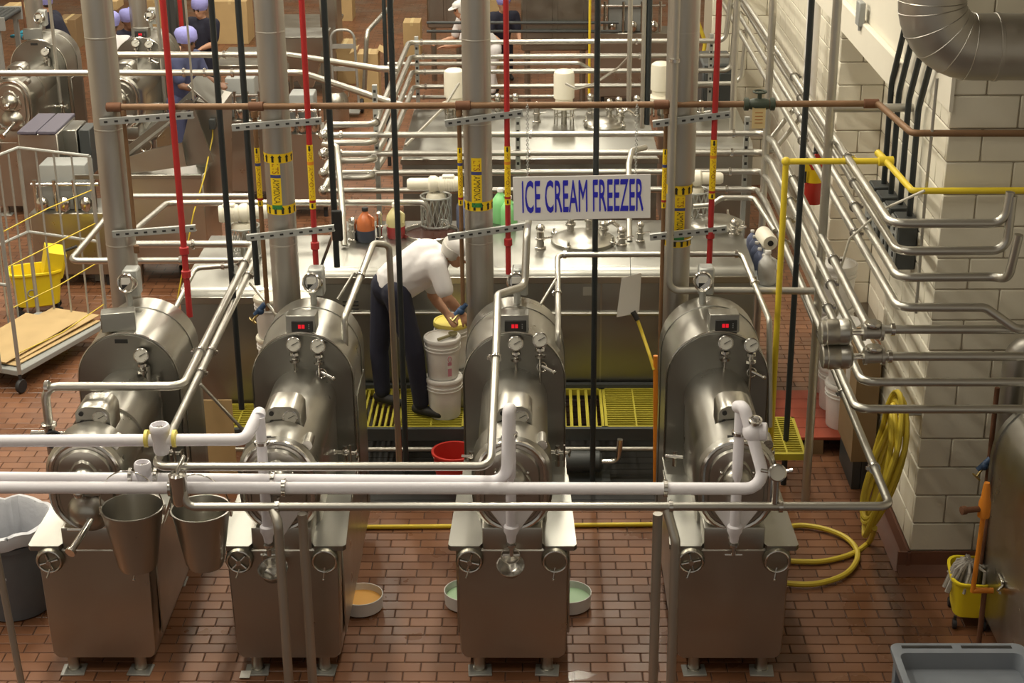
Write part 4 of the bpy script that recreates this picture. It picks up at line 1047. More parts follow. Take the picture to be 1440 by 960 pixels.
# ---------------------------------------------------------------- pipe racks
YK = 13.6
XK = at(1250, 352, Y=8.9).x
wall_px = [(1252, 314), (1262, 353), (1262, 390), (1262, 432), (1222, 463), (1222, 501), (1222, 537), (1218, 575)]
names = ('topmost', 'second from top', 'third from top', 'fourth from top', 'fifth from top, ending in an actuator valve', 'sixth from top, ending in an actuator valve', 'seventh from top', 'lowest')
longy = [188.5, 215, 242, 267]
RP = 0.026
for k, (px, py) in enumerate(wall_px):
    e = at(px, py, Y=8.9); z = e.z
    lab = 'wall rack pipe at right, %s of the eight' % names[k]
    if k < 4:
        pts = [(e.x-0.02*(k == 0), 18.59, z), (e.x, 8.9, z)]
        if k == 0: pts += [at(1412, 314, Y=8.9), at(1421, 270, Y=8.9)]
        elif k == 1: pts += [at(1415, 352, Y=8.9), at(1424, 275, Y=8.9)]
        elif k == 2: pts += [at(1398, 389, Y=8.9), at(1418, 392, Y=8.82), at(1433, 330, Y=8.8)]
        else: pts += [at(1385, 432, Y=8.9), at(1428, 462, Y=8.85), at(1500, 462, Y=8.85)]
        pipe('rack_pipe', lab, pts, RP, 'pipe_steel', 0.08, clamps=[(0, 0.18+0.0*k), (0, 0.62), (0, 0.86)], n=14)
    else:
        # these come from the cross rack, turn forward along the aisle, then right along the pier
        zz = zat(800, longy[k-4], YK)
        zl = at(455, longy[k-4], Y=YK); yb_ = YK+0.0
        xk = e.x-0.02*(k-4)
        pts = [(zl.x, YK, zz), (xk, YK, zz), (xk, YK-0.6, z), (xk, 8.9, z), at(1500, py, Y=8.9)]
        def valve_end(t, zl=zl, zz=zz):
            c = V((zl.x, YK, zz)); MB().ball(c, 0.05, 12).build('end_cap', 'bright', t)
            MB().cyl(c, c+V((0.03, 0.16, 0.05)), 0.03, n=12).build('valve_body', 'pipe_steel', t)
            MB().lathe([(0.03, 0), (0.045, 0.004), (0.045, 0.02), (0.03, 0.024)], c+V((0.03, 0.16, 0.05)), (0.03, 0.16, 0.05), 12).build('valve_flange', 'bright', t)
        pipe('rack_pipe', lab, pts, RP, 'pipe_steel', 0.08, clamps=[(0, 0.04), (0, 0.47), (0, 0.93), (2, 0.25), (2, 0.7)] + ([(3, 0.12)] if k < 6 else []), n=14, extra=valve_end)
# posts of the wall rack
for (px, Y, top, lab) in ((1163, 10.62, 7.2, 'nearest tall post of the wall rack, crossing the brown pipe'), (1085, 13.35, 7.2, 'second tall post of the wall rack'), (1035, 15.9, 7.2, 'farthest tall post of the wall rack')):
    b = at(px, 280 if Y < 12 else 100, Y=Y)
    pipe('rack_post', lab, [(b.x-0.015, Y, 0 if Y < 12 else 0.0), (b.x-0.015, Y, top)], 0.030, 'dull_pipe', cat='post', n=14)
b = at(1163, 152, Y=10.62); e = at(1298, 153, Y=10.62)
pipe('cross_arm_pipe', 'short horizontal arm from the near rack post to the wall', [(b.x, 10.62, b.z), (min(e.x, XP+0.1), 10.62, b.z)], 0.028, 'dull_pipe', cat='bracket', n=14)
# pneumatic actuators
def actuator(label, px, py):
    c = at(px, py, Y=8.86); t = thing('valve_actuator', label, 'actuator', c); c = c
    R = 0.076
    MB().lathe([(R*0.80, 0), (R*0.92, 0.008), (R*0.92, 0.03), (R, 0.035), (R, 0.10), (R*0.985, 0.102), (R*0.985, 0.108), (R, 0.11), (R, 0.16), (R*0.8, 0.175), (0.03, 0.18)], c, (1, 0, 0.02), 26).build('cylinder', 'steel', t)
    for s in (-1, 1): MB().cyl(c+V((0.18, s*0.03, 0)), c+V((0.26, s*0.03, 0)), 0.008, n=8).build('yoke_rod', 'bright', t)
    MB().cyl(c+V((0.18, 0, 0)), c+V((0.27, 0, 0)), 0.014, n=10).build('stem', 'bright', t)
    MB().lathe([(0.03, 0), (0.05, 0.003), (0.05, 0.02), (0.04, 0.023), (0.04, 0.10), (0.05, 0.103), (0.05, 0.12), (0.03, 0.123)], c+V((0.24, 0, 0)), (1, 0, 0), 20).build('valve_body', 'pipe_steel', t)
    MB().lathe([(0.046, -0.006), (0.05, 0), (0.05, 0.012), (0.046, 0.018)], c+V((0.30, 0, 0.045)), (0, 0, 1), 16).build('ferrule', 'bright', t)
    return t
actuator('upper steel cylinder actuator over the white pails by the wall', 1153, 467)
actuator('lower steel cylinder actuator over the white pails by the wall', 1155, 501)
# cross pipes that turn back towards the rear rack
YQ = 17.3
for k, (py, pyr, lab) in enumerate(((175, 59.5, 'top'), (201, 80, 'second'), (226, 101, 'third'), (250, 122, 'bottom'))):
    a = at(468, py, Y=YK-0.12); z = a.z; xe = at(528-2*k, py, Y=YK-0.12).x
    zr = zat(600, pyr, YQ)
    xr_ = at((1020, 1025, 1028, 1010)[k], pyr-2, Y=YQ).x
    pts = [(a.x, YK-0.12, z), (xe, YK-0.12, z), (xe+0.02*k, YK+0.6, z), (xe+0.03*k, YQ, zr), (xr_, YQ, zr)]
    if k == 0: pts += [(xr_+0.08, YQ-0.0, zr+0.9)]
    if k == 2: pts += [(xr_+0.05, YQ, zr+1.2)]
    pipe('cross_pipe', '%s of four pipes that turn back from the cross rack to the rear rack' % lab, pts, 0.026, 'pipe_steel', 0.09, clamps=[(1, 0.1), (3, 0.04), (3, 0.72)], n=12)
for py, x0, x1, lab in ((90, 545, 815, 'thin rear rack pipe bending down at the black pipe'), (137, 560, 800, 'lowest rear rack pipe behind the clad pipe')):
    a = at(x0, py, Y=YQ+0.1); b = at(x1, py-1, Y=YQ+0.1)
    pts = [a, b] + ([at(838, py+12, Y=YQ+0.1), at(839, py+60, Y=YQ+0.1)] if py == 90 else [])
    pipe('cross_pipe', lab, pts, 0.022, 'pipe_steel', 0.10, clamps=[(0, 0.15)], n=10)
# rack stanchions
def stanchion(label, px, y0, y1, Y, n=4):
    b = at(px, y1, Y=Y); zt_ = zat(px, y0, Y); t = thing('rack_stanchion', label, 'post', (b.x, Y, 0))
    MB().bx(b.x-0.02, b.x+0.02, Y-0.004, Y+0.04, 0, zt_).build('channel', 'galv', t)
    k = 0; z = zt_-0.05
    while z > 1.3 and k < 9:
        MB().bx(b.x-0.011, b.x+0.011, Y-0.0055, Y-0.003, z-0.012, z+0.012).build('slot', 'dark', t); z -= 0.07; k += 1
    return t
stanchion('slotted stanchion of the cross rack left of the sign', 729, 165, 300, YK+0.05)
stanchion('slotted stanchion of the cross rack right of the stepped clad pipe', 1045, 165, 300, YK+0.05)
stanchion('slotted stanchion of the cross rack near the syrup jugs', 533, 120, 290, YK+0.1)
stanchion('slotted stanchion of the rear rack near the syrup jugs', 588, 52, 145, YQ+0.06)
stanchion('slotted stanchion of the rear rack at its right end', 997, 48, 160, YQ+0.06)
pipe('riser_pipe', 'bent riser at the left end of the cross rack, dropping beside the black pipe', [at(455, 203, Y=13.5), at(474, 206, Y=13.4), at(482, 300, Y=12.6), at(484, 345, Y=12.45)], 0.026, 'pipe_steel', 0.08)
pipe('riser_pipe', 'bent pipe dropping behind the sign from a capped valve', [at(908, 207, Y=13.4), at(888, 212, Y=13.3), at(884, 232, Y=13.1), at(885, 340, Y=12.6)], 0.024, 'pipe_steel', 0.06)
pipe('riser_pipe', 'bent pipe from the tank end bending down towards the cream motor', [at(975, 290, Y=12.9), at(1000, 288, Y=12.9), at(1015, 278, Y=12.9), at(1060, 278, Y=12.9), at(1090, 325, Y=12.2)], 0.022, 'pipe_steel', 0.06)
pipe('riser_pipe', 'upper diagonal link between the cross rack and the wall rack', [at(1080, 200, Y=13.4), at(1120, 148, Y=13.9), at(1160, 210, Y=12.0)], 0.020, 'pipe_steel', 0.05)
pipe('riser_pipe', 'lower diagonal link between the cross rack and the wall rack', [at(1075, 214, Y=13.4), at(1088, 212, Y=13.4), at(1132, 158, Y=13.9), at(1165, 222, Y=11.8)], 0.020, 'pipe_steel', 0.05)
# far vertical pipes passing the racks
riser('grey_pipe', 'thin grey vertical pipe left of the black one beyond the sign', 884, 150, 15.2, 0.022, 'dull_pipe', zb=1.8)
riser('black_pipe', 'short dark drop pipe ending above the far vat', 910, 175, 15.2, 0.024, 'black_pipe')
riser('grey_pipe', 'thin grey drop pipe beside the far dark drop pipe', 903, 180, 15.2, 0.022, 'dull_pipe')
riser('black_pipe', 'dark rear pipe left of the long black pipe by the worker', 543, 95, 19.5, 0.024, 'black_pipe', zb=0.0)

# ---------------------------------------------------------------- second row of vats
t2 = tank('broad steel vat behind the cross rack, under the agitator motors', at(565, 215, Z=1.31).x, at(925, 215, Z=1.31).x, at(700, 215, Z=1.31).y, 17.0, 0.3, 1.31)
t3 = tank('second broad vat behind the cross rack at right', at(940, 205, Z=1.31).x, at(1060, 205, Z=1.31).x, at(700, 205, Z=1.31).y, 17.0, 0.3, 1.31)
lid(t2, 660, 165, 0.2)
lid(t2, 850, 178, 0.2)
def top_motor(label, px, py, zt=ZT):
    c = at(px, py, Z=zt); t = thing('agitator_motor', label, 'motor', c)
    m = MB()
    for k in range(8): a = 2*PI*k/8; m.cyl(c+V((0.095*math.cos(a), 0.095*math.sin(a), 0)), c+V((0.095*math.cos(a), 0.095*math.sin(a), 0.17)), 0.008, n=6)
    m.torus(c+V((0, 0, 0.09)), ZU, 0.095, 0.006, 20, 5); m.build('cage', 'bright', t)
    MB().cyl(c, c+V((0, 0, 0.2)), 0.03, n=10).build('shaft', 'steel', t)
    MB().lathe([(0.135, 0.17), (0.135, 0.20), (0.09, 0.215), (0.088, 0.26), (0.105, 0.27), (0.105, 0.50), (0.098, 0.53), (0.07, 0.55), (0.0, 0.555)], c, ZU, 22).build('motor', 'cream_enamel', t)
    return t
top_motor('cream upright agitator motor behind the middle clad pipe', 640, 172)
top_motor('cream upright agitator motor right of the chain, on the rear vat', 793, 174)
top_motor('cream upright agitator motor at the left of the stepped clad pipe', 928, 162)
for i, (px, py) in enumerate(((700, 160), (755, 172), (830, 160), (870, 165), (895, 163), (725, 160), (985, 170))):
    fitting('%s small steel fitting on the rear vats counted from the left' % ('second', 'fourth', 'fifth', 'sixth', 'seventh', 'third', 'last')[i], px, py, 0.18, 0.03)
# ================================================================ right wall services and things in front
# spiral duct elbow
t = thing('spiral_duct', 'large round sheet metal duct elbow at the top right corner', 'duct', at(1312, 10, Y=9.2))
RD = 0.185; cx = at(1311, 0, Y=9.2).x; cz = zat(1400, 66, 9.2); Rb = 0.26
pts = [V((cx, 9.2, 6.5)), V((cx, 9.2, cz+Rb))]
for k in range(1, 10): a = PI/2*k/10; pts.append(V((cx+Rb-Rb*math.cos(a), 9.2, cz+Rb-Rb*math.sin(a))))
pts += [V((cx+Rb, 9.2, cz)), V((4.9, 9.2, cz))]
MB().tube(pts, RD, n=36).build('duct_skin', 'clad', t)
for k in (1, 2, 4, 6, 8, 10):
    p = pts[k]; d = (pts[k+1]-pts[k-1]).normalized(); u, v, w = frame_of(d)
    MB().tube([p+u*(RD*1.004*math.cos(a))+v*(RD*1.004*math.sin(a)) for a in [2*PI*j/36 for j in range(36)]], 0.003, n=4, closed=True).build('gore_seam', 'clad', t)
MB().lathe([(RD, 0), (RD*1.03, 0.003), (RD*1.03, 0.02), (RD, 0.023)], (cx+Rb+0.10, 9.2, cz), (1, 0, 0), 36, close=False).build('slip_joint', 'clad', t)
# four black conduits with boxes on the pier side
for k, (tp, md, bt_) in enumerate((((1270, 62), (1252, 105), (1243, 258)), ((1283, 78), (1262, 120), (1253, 272)), ((1294, 90), (1275, 130), (1266, 287)), ((1306, 98), (1286, 142), (1279, 303)))):
    X = XP-0.045; w_ = ('farthest', 'second', 'third', 'nearest')[k]
    e = at(*bt_, X=X); mdp = at(md[0], md[1], X=X); y = e.y
    z_m = zat(md[0], md[1], y)
    pts = [(X-0.02, y-0.55+0.05*k, z_m+0.75), (X-0.01, y-0.25, z_m+0.28), (X, y, z_m-0.05), (X, y, e.z)]
    pipe('black_conduit', '%s of four black conduits curving down the pier behind the duct' % w_, pts, 0.020, 'black_pipe', 0.10, cat='conduit', n=12)
    t = thing('switch_enclosure', '%s of the grey electrical boxes under the black conduits' % w_, 'box', (X, y, e.z-0.3))
    MB().bx(XP-0.13, XP-0.004, y-0.09, y+0.09, e.z-0.34, e.z, 0.006).build('case', 'panel_dark', t)
    MB().bx(XP-0.145, XP-0.13, y-0.085, y+0.085, e.z-0.33, e.z-0.01, 0.004).build('cover', 'panel_grey', t)
    for q in range(4): MB().bx(XP-0.152, XP-0.144, y-0.06, y-0.035, e.z-0.08-q*0.06, e.z-0.05-q*0.06).build('breaker', 'dark', t)
# grey junction box high on the wall
p = at(1217, 19, X=XP); t = thing('junction_box', 'small grey electrical box high on the pale wall', 'box', p)
MB().bx(XP-0.06, XP-0.013, p.y-0.07, p.y+0.07, p.z-0.09, p.z+0.09, 0.006).build('case', 'panel_grey', t)
MB().cyl((XP-0.04, p.y-0.03, p.z-0.09), (XP-0.04, p.y-0.03, p.z-0.12), 0.015, n=10).build('gland', 'panel_grey', t)
# yellow gas pipe
yg = 10.22; zg = zat(1100, 227, yg)
v0 = at(1087, 560, Y=yg); v1 = at(1246, 222, Y=yg); fr = at(1292, 268, Z=zg)
def gas_fit(t):
    MB().ball((v0.x, yg, zg), 0.030, 12).build('elbow_fitting', 'yellow_pipe', t)
    MB().lathe([(0.022, -0.05), (0.032, -0.045), (0.032, 0.045), (0.022, 0.05)], (v1.x, yg, zg), (1, 0, 0), 12).build('tee_fitting', 'yellow_pipe', t)
    MB().cyl((v1.x, yg, zg), (v1.x-0.02, yg+0.16, zg+0.01), 0.024, n=12).build('capped_end', 'yellow_pipe', t)
pipe('gas_pipe', 'yellow pipe rising beside the rightmost freezer then crossing to the pier', [(v0.x, yg, 0.0), (v0.x, yg, zg), (v1.x, yg, zg), (v1.x+0.03, 9.56, zg), (4.4, 9.56, zg)], 0.020, 'yellow_pipe', 0.03, n=14, extra=gas_fit)
pipe('floor_pipe', 'yellow pipe low on the floor behind the freezers', [at(500, 741, Z=0.018), at(935, 737, Z=0.018)], 0.016, 'yellow_pipe', n=10)
# white cable tie hanging over the rack pipes
pipe('white_cable', 'loose white cable looping from the yellow pipe down over the rack pipes', [at(1300, 268, Y=9.3), at(1240, 295, Y=9.5), at(1195, 335, Y=10.0), at(1180, 385, Y=10.2), at(1175, 430, Y=10.2), at(1173, 455, Y=10.2), at(1182, 425, Y=10.2), at(1190, 440, Y=10.2)], 0.008, 'hose_white', 0.12, cat='cable', n=8)
# thin conduit on the pier face and round white downpipe by the far pier
pipe('wall_conduit', 'thin grey conduit running up the pier corner behind the rack pipes', [at(1288, 440, Y=9.61), at(1300, 290, Y=9.61), at(1318, 110, Y=9.61)], 0.010, 'dull_pipe', cat='conduit', n=8)
b = at(1142, 60, Y=14.95); pipe('white_downpipe', 'thick white round pipe standing at the far pier', [(2.66, 14.95, zat(1140, 222, 14.95)), (b.x, 14.95, zat(1140, 215, 14.95)), (b.x, 14.95, 7.2)], 0.062, 'sign_white', cat='pipe', n=18)
# fire extinguisher and label by the far pier
p = at(1143, 285, Y=14.1); t = thing('fire_extinguisher', 'red extinguisher with yellow label hanging at the far pier', 'extinguisher', p)
MB().lathe([(0.075, 0), (0.082, 0.02), (0.082, 0.36), (0.06, 0.42), (0.025, 0.45)], p, ZU, 20).build('cylinder', 'red_ext', t)
MB().lathe([(0.083, 0.20), (0.083, 0.32)], p, ZU, 20, close=False).build('label_band', 'tape_yellow', t)
MB().cyl(p+V((0, 0, 0.45)), p+V((0, 0, 0.50)), 0.02, n=10).box(p+V((0, -0.03, 0.51)), (0.03, 0.12, 0.02)).build('valve_head', 'dark', t)
MB().tube([p+V((0, -0.04, 0.48)), p+V((-0.09, -0.06, 0.42)), p+V((-0.085, -0.05, 0.2))], 0.010, 0.05, n=8).build('hose', 'rubber', t)
MB().bx(p.x-0.05, p.x+0.05, p.y+0.07, 14.305, p.z+0.25, p.z+0.35).build('wall_bracket', 'panel_grey', t)
p = at(1133, 233, Y=14.0); t = thing('warning_triangle', 'small yellow warning triangle above the red extinguisher', 'sign', p)
MB().prism([(-0.06, -0.05), (0.06, -0.05), (0.0, 0.06)], p, XU, ZU, 0.006).build('plate', 'tape_yellow', t)
MB().tube([p+V((0, 0.004, 0.05)), p+V((0, 0.004, 0.30))], 0.003, n=5).build('hanger', 'dark', t)
# tag hanging on the brown header
p = at(1067, 165, Y=10.33); t = thing('cardboard_tag', 'tan inspection tag hanging from the brown pipe at right', 'tag', p)
MB().box(p, (0.085, 0.003, 0.145), None, 0.001).build('card', 'tag_tan', t)
for k in range(4): MB().box(p+V((0, -0.0022, 0.03-0.022*k)), (0.05, 0.001, 0.004)).build('print_line', 'ink_red', t)
MB().tube([p+V((0, 0, 0.07)), p+V((0, 0.03, 0.10))], 0.002, n=5).build('string', 'dark', t)
p = at(1068, 143, Y=10.36); t = thing('header_valve', 'dark green valve body on the brown header above the tag', 'valve', p)
new_mat('valve_green', (0.045, 0.06, 0.04), 0.5)
MB().lathe([(0.030, -0.10), (0.042, -0.095), (0.042, -0.07), (0.030, -0.065), (0.038, -0.03), (0.038, 0.03), (0.030, 0.065), (0.042, 0.07), (0.042, 0.095), (0.030, 0.10)], (p.x, 10.36, zh), (1, 0, 0), 16).build('body', 'valve_green', t)
MB().cyl((p.x, 10.36, zh), (p.x, 10.36, zh+0.08), 0.014, n=10).torus((p.x, 10.36, zh+0.08), ZU, 0.04, 0.007, 18, 6).build('handwheel', 'valve_green', t)
# insulated pipe on the pier with a thin brown riser and orange drop
pt = at(1412, 640, Y=9.42); pu = at(1418, 500, Y=9.42)
pipe('insulated_pipe', 'fat grey insulated pipe with an elbow on the pier at right', [(pt.x, 9.42, pt.z), (pt.x, 9.42, zat(1418, 487, 9.42)), (pt.x+0.9, 9.38, zat(1418, 487, 9.42)+0.03)], 0.073, 'clad', 0.10, n=22)
b = at(1391, 650, Y=9.33); pipe('brown_pipe', 'short rusty riser in front of the fat insulated pipe', [(b.x, 9.33, 0.0), (b.x, 9.33, zat(1395, 545, 9.33))], 0.016, 'rust', n=10)
small_valve('globe_valve', 'blue valve with a brass wheel beside the steel vat at right', at(1384, 655, Y=9.3), 0)
YO = 8.66; p = at(1368, 830, Y=YO); z1 = zat(1380, 715, YO); z2 = zat(1382, 678, YO); zo = zat(1368, 832, YO)
t = thing('orange_standpipe', 'orange standpipe with a hose valve beside the mop bucket', 'pipe', (p.x, YO, 0))
x = p.x
MB().cyl((x, YO, zo), (x+0.015, YO, z1), 0.015, n=14).build('pipe', 'orange', t)
MB().lathe([(0.018, 0), (0.036, 0.01), (0.036, 0.10), (0.026, 0.14), (0.022, 0.20), (0.016, 0.23)], (x+0.015, YO, z1-0.06), ZU, 16).build('valve_body', 'orange', t)
MB().cyl((x, YO, z1), (x-0.11, YO-0.04, z1+0.01), 0.018, n=12).lathe([(0.018, 0), (0.026, 0.002), (0.026, 0.03), (0.018, 0.032)], (x-0.10, YO-0.035, z1+0.01), (-1, -0.3, 0), 12).build('spout', 'rust', t)
MB().cyl((x, YO, zo+0.01), (x+0.12, YO, zo+0.01), 0.018, n=12).build('foot_pipe', 'orange', t)
MB().cyl((x+0.07, YO, zo+0.01), (x+0.07, YO, 0.0), 0.016, n=10).build('foot', 'rust', t)
# steel vat at the right edge
t = thing('steel_vat', 'rounded steel vat cut by the right picture edge', 'vat', (3.2, 8.5, 0))
xv = at(1377, 850, Y=9.0).x
o = [(0, 0.12), (0, 1.12)] + [(0.40-0.40*math.cos(a), 1.12+0.40*math.sin(a)) for a in [PI/2*k/8 for k in range(1, 9)]] + [(0.9, 1.52), (0.9, 0.12)]
MB().prism(o, (xv, 9.05, 0), XU, ZU, 1.25).build('shell', 'steel', t)
MB().prism(o, (xv-0.012, 9.07, 0), XU, ZU, 0.05).build('end_rim', 'steel_sheet', t)
hz = at(1408, 785, Y=8.75); MB().box((xv-0.012, 8.6, 0.52), (0.02, 0.10, 0.05), None, 0.004).tube([(xv-0.012, 8.55, 0.52), (xv-0.05, 8.52, 0.50), (xv-0.05, 8.46, 0.52)], 0.008, 0.02).build('latch', 'bright', t)
for y in (7.95, 8.95): MB().cyl((xv+0.08, y, 0), (xv+0.08, y, 0.13), 0.03, n=10).build('leg', 'steel', t)
# yellow mop bucket with a mop
p = at(1357, 885, Z=0.0)
def mop_bucket(label, c, rot, s=1.0, wring=True, print_=False):
    t = thing('mop_bucket', label, 'bucket', c); R = Matrix.Rotation(rot, 3, 'Z'); c = V(c)
    def ring_(m, z, a, b): return [m.bm.verts.new(c+R@V((p_*a/0.5, q_*b/0.5, z))) for p_, q_ in bar_rect(1, 1, 0.28, 4)]
    m = MB(); prof = [(0.09, 0.30, 0.21), (0.10, 0.33, 0.23), (0.36, 0.40, 0.28), (0.37, 0.43, 0.31), (0.385, 0.43, 0.31), (0.385, 0.39, 0.27), (0.15, 0.31, 0.21)]
    prev = None
    for z, a, b in prof:
        cur = ring_(m, z*s, a*s*0.5, b*s*0.5)
        if prev: m.skin(prev, cur)
        else: m.cap(cur, True)
        prev = cur
    m.cap(prev); m.build('tub', 'yellow_plastic', t)
    if wring:
      m = MB(); m.prism([(-0.11*s, 0), (0.11*s, 0), (0.14*s, 0.22*s), (-0.14*s, 0.22*s)], c+R@V((0.05*s, 0.02*s, 0.33*s)), R@V((0, 1, 0)), (R@V((0.25, 0, 0.97))), 0.16*s, 0.02*s); m.build('wringer', 'yellow_plastic', t)
    if wring: MB().cyl(c+R@V((0.1*s, 0.14*s, 0.42*s)), c+R@V((0.36*s, 0.16*s, 0.48*s)), 0.012*s, n=8).build('wringer_lever', 'dark', t)
    for sx in (-1, 1):
        for sy in (-1, 1):
            q = c+R@V((sx*0.15*s, sy*0.10*s, 0))
            MB().lathe([(0.034*s, -0.012), (0.036*s, 0), (0.034*s, 0.012)], q+V((0, 0, 0.036*s)), R@V((0, 1, 0)), 14).cyl(q+V((0, 0, 0.04*s)), q+V((0, 0, 0.10*s)), 0.010, n=8).build('caster', 'rubber', t)
    if print_:
        f_ = R@V((0, -1, 0)); q = c+R@V((-0.05*s, -0.128*s, 0.22*s))
        MB().tube([q+R@V((0.035*math.cos(a), -0.004, 0.035*math.sin(a)-0.0)) for a in [2*PI*k/12 for k in range(12)]], 0.006, n=5, closed=True).build('printed_mark', 'panel_grey', t)
    return t
mop_bucket('yellow mop bucket standing behind the steel vat at right', (p.x+0.04, p.y+0.14, 0), 1.45, 0.88, wring=False)
m = MB(); random.seed(3)
for k in range(46):
    a = random.uniform(0, 2*PI); r_ = random.uniform(0.02, 0.15); q = V((p.x+0.02, p.y+0.12, 0.36))
    m.tube([q+V((0.3*r_*math.cos(a), 0.3*r_*math.sin(a), 0.05)), q+V((r_*0.8*math.cos(a), r_*0.8*math.sin(a), 0.03)), q+V((r_*math.cos(a)-0.03, r_*1.1*math.sin(a), -0.05-random.uniform(0, 0.10)))], 0.010, n=5)
t = thing('mop', 'grey string mop resting on the yellow bucket at right', 'mop', (p.x+0.02, p.y+0.12, 0.33)); tag(m.build('strands', 'mop', t), kind='stuff')
MB().cyl((p.x+0.08, p.y+0.10, 0.38), (p.x+0.12, p.y+0.12, 1.15), 0.013, n=10).build('handle', 'rust', t)
# grey utility cart tray
c0_ = at(1250, 904, Z=0.62); 
t = thing('utility_cart', 'grey plastic utility cart tray at the bottom right corner', 'cart', (c0_.x+0.45, c0_.y-0.35, 0))
x0, x1, yb, yf = c0_.x, c0_.x+0.72, c0_.y, c0_.y-1.05
m = MB(); cxm, cym = (x0+x1)/2, (yb+yf)/2
def rr(z, ex, ey, r): return [m.bm.verts.new(V((cxm+p_, cym+q_, z))) for p_, q_ in bar_rect(x1-x0+ex, yb-yf+ey, r)]
rings = [rr(0.50, -0.06, -0.06, 0.05), rr(0.60, 0, 0, 0.05), rr(0.62, 0, 0, 0.05), rr(0.622, -0.02, -0.02, 0.05), rr(0.622, -0.07, -0.20, 0.04), rr(0.53, -0.09, -0.23, 0.04)]
m.cap(rings[0], True)
for a_, b_ in zip(rings, rings[1:]): m.skin(a_, b_)
m.cap(rings[-1]); m.build('tray', 'grey_plastic', t)
for k in range(2): MB().bx(x0+0.06+0.32*k, x0+0.33+0.32*k, yb-0.055, yb-0.03, 0.6215, 0.6245).build('slot', 'dark', t)
MB().bx(x0+0.02, x1-0.02, yf+0.02, yb-0.02, 0.16, 0.24, 0.02, 2).build('lower_tray', 'grey_plastic', t)
for sx in (x0+0.05, x1-0.05):
    for sy in (yf+0.05, yb-0.05):
        MB().bx(sx-0.025, sx+0.025, sy-0.025, sy+0.025, 0.12, 0.52, 0.006).build('leg', 'grey_plastic', t)
        MB().lathe([(0.05, -0.015), (0.055, 0), (0.05, 0.015)], (sx, sy, 0.055), (1, 0, 0), 16).cyl((sx, sy, 0.06), (sx, sy, 0.13), 0.012, n=8).build('caster', 'rubber', t)
# yellow hose: coil on the wall hook and loop on the floor
XH = XP-0.135
hc = at(1258, 665, X=XH)
t = thing('water_hose', 'yellow hose coiled on the pier side and looping over the floor', 'hose', (XH, hc.y, 0))
random.seed(11)
for k in range(5):
    pts = []; R_ = 0.155+0.012*k; dx = -0.045*math.cos(k*1.3)
    for j in range(30):
        a = 2*PI*j/30; zq = (R_*2.5)*math.sin(a); pts.append(V((XH-0.02+dx*0.6+0.02*math.sin(a*2+k)-0.20*max(0.0, (0.22-zq)), hc.y+(R_+0.02)*math.cos(a)*0.9, hc.z+0.06+zq)))
    MB().tube(pts, 0.019, n=8, closed=True).build('coil', 'hose_yellow', t)
fp = [at(1230, 742, X=XH-0.13)] + [at(px, py, Z=0.02) for px, py in ((1222, 762), (1200, 778), (1165, 788), (1135, 790), (1100, 786), (1085, 765), (1110, 741), (1150, 743), (1190, 758), (1206, 782), (1190, 808), (1150, 822), (1110, 822), (1085, 816))]
for q in fp[1:]: q.z = 0.022
for q in fp[8:]: q.z = 0.06 if False else 0.03
sm = []
for i in range(len(fp)-1):
    p0, p1, p2, p3 = fp[max(i-1, 0)], fp[i], fp[i+1], fp[min(i+2, len(fp)-1)]
    for j in range(5):
        s_ = j/5; sm.append(0.5*((2*p1)+(p2-p0)*s_+(2*p0-5*p1+4*p2-p3)*s_*s_+(3*p1-p0-3*p2+p3)*s_**3))
sm.append(fp[-1])
MB().tube(sm, 0.019, n=8).build('floor_loop', 'hose_yellow', t)
MB().tube([(XP, hc.y, hc.z+0.42), (XP-0.16, hc.y, hc.z+0.42), (XP-0.17, hc.y, hc.z+0.47)], 0.012, 0.02, n=8).build('hook', 'galv', t)
# red pallet with white pails and a brown crate
z0 = 0.14; a = at(1092, 615, Z=z0); b = at(1200, 612, Z=z0); c = at(1092, 548, Z=z0)
t = thing('pallet', 'red painted pallet on the floor under the white pails at right', 'pallet', (a.x, a.y, 0))
X0, X1, Y0, Y1 = at(1085, 612, Z=z0).x, at(1215, 612, Z=z0).x, a.y, c.y
n_ = 5
for k in range(n_):
    w_ = (Y1-Y0)/n_; MB().bx(X0, X1, Y0+k*w_+0.004, Y0+(k+1)*w_-0.004, z0-0.025, z0, 0.003).build('plank', 'pallet_red', t)
for x in (X0+0.04, (X0+X1)/2, X1-0.04): MB().bx(x-0.04, x+0.04, Y0, Y1, 0, z0-0.025).build('runner', 'cardboard_dark', t)
def stack(px, py, n, w_):
    c = at(px, py, Z=z0); c.y += 0.13
    for k in range(n): pail('plastic_pail', '%s white pail of the %s stack on the red pallet' % (('bottom', 'middle', 'top')[k if n == 3 else 2*k if n == 2 else 0], w_), c+V((0, 0, 0.36*k)), r=0.148, h=0.36)
stack(1189, 606, 2, 'nearest'); stack(1179, 580, 2, 'second'); stack(1170, 556, 3, 'farthest')
c = at(1235, 640, Z=0); X0 = at(1200, 600, Y=10.75).x
t = thing('cardboard_bin', 'open brown cardboard bin against the wall behind the valve actuators', 'bin', (X0+0.2, 10.9, 0))
x0, x1, y0, y1, zt_ = at(1203, 560, Y=10.8).x, XP-0.03, 10.80, 11.35, zat(1250, 500, 10.8)
for (lo, hi) in (((x0, y0, 0.25), (x1, y0+0.012, zt_)), ((x0, y1-0.012, 0.25), (x1, y1, zt_)), ((x0, y0+0.012, 0.25), (x0+0.012, y1-0.012, zt_)), ((x1-0.012, y0+0.012, 0.25), (x1, y1-0.012, zt_)), ((x0, y0, 0.23), (x1, y1, 0.25))):
    MB().bx(lo[0], hi[0], lo[1], hi[1], lo[2], hi[2]).build('panel', 'cardboard_dark', t)
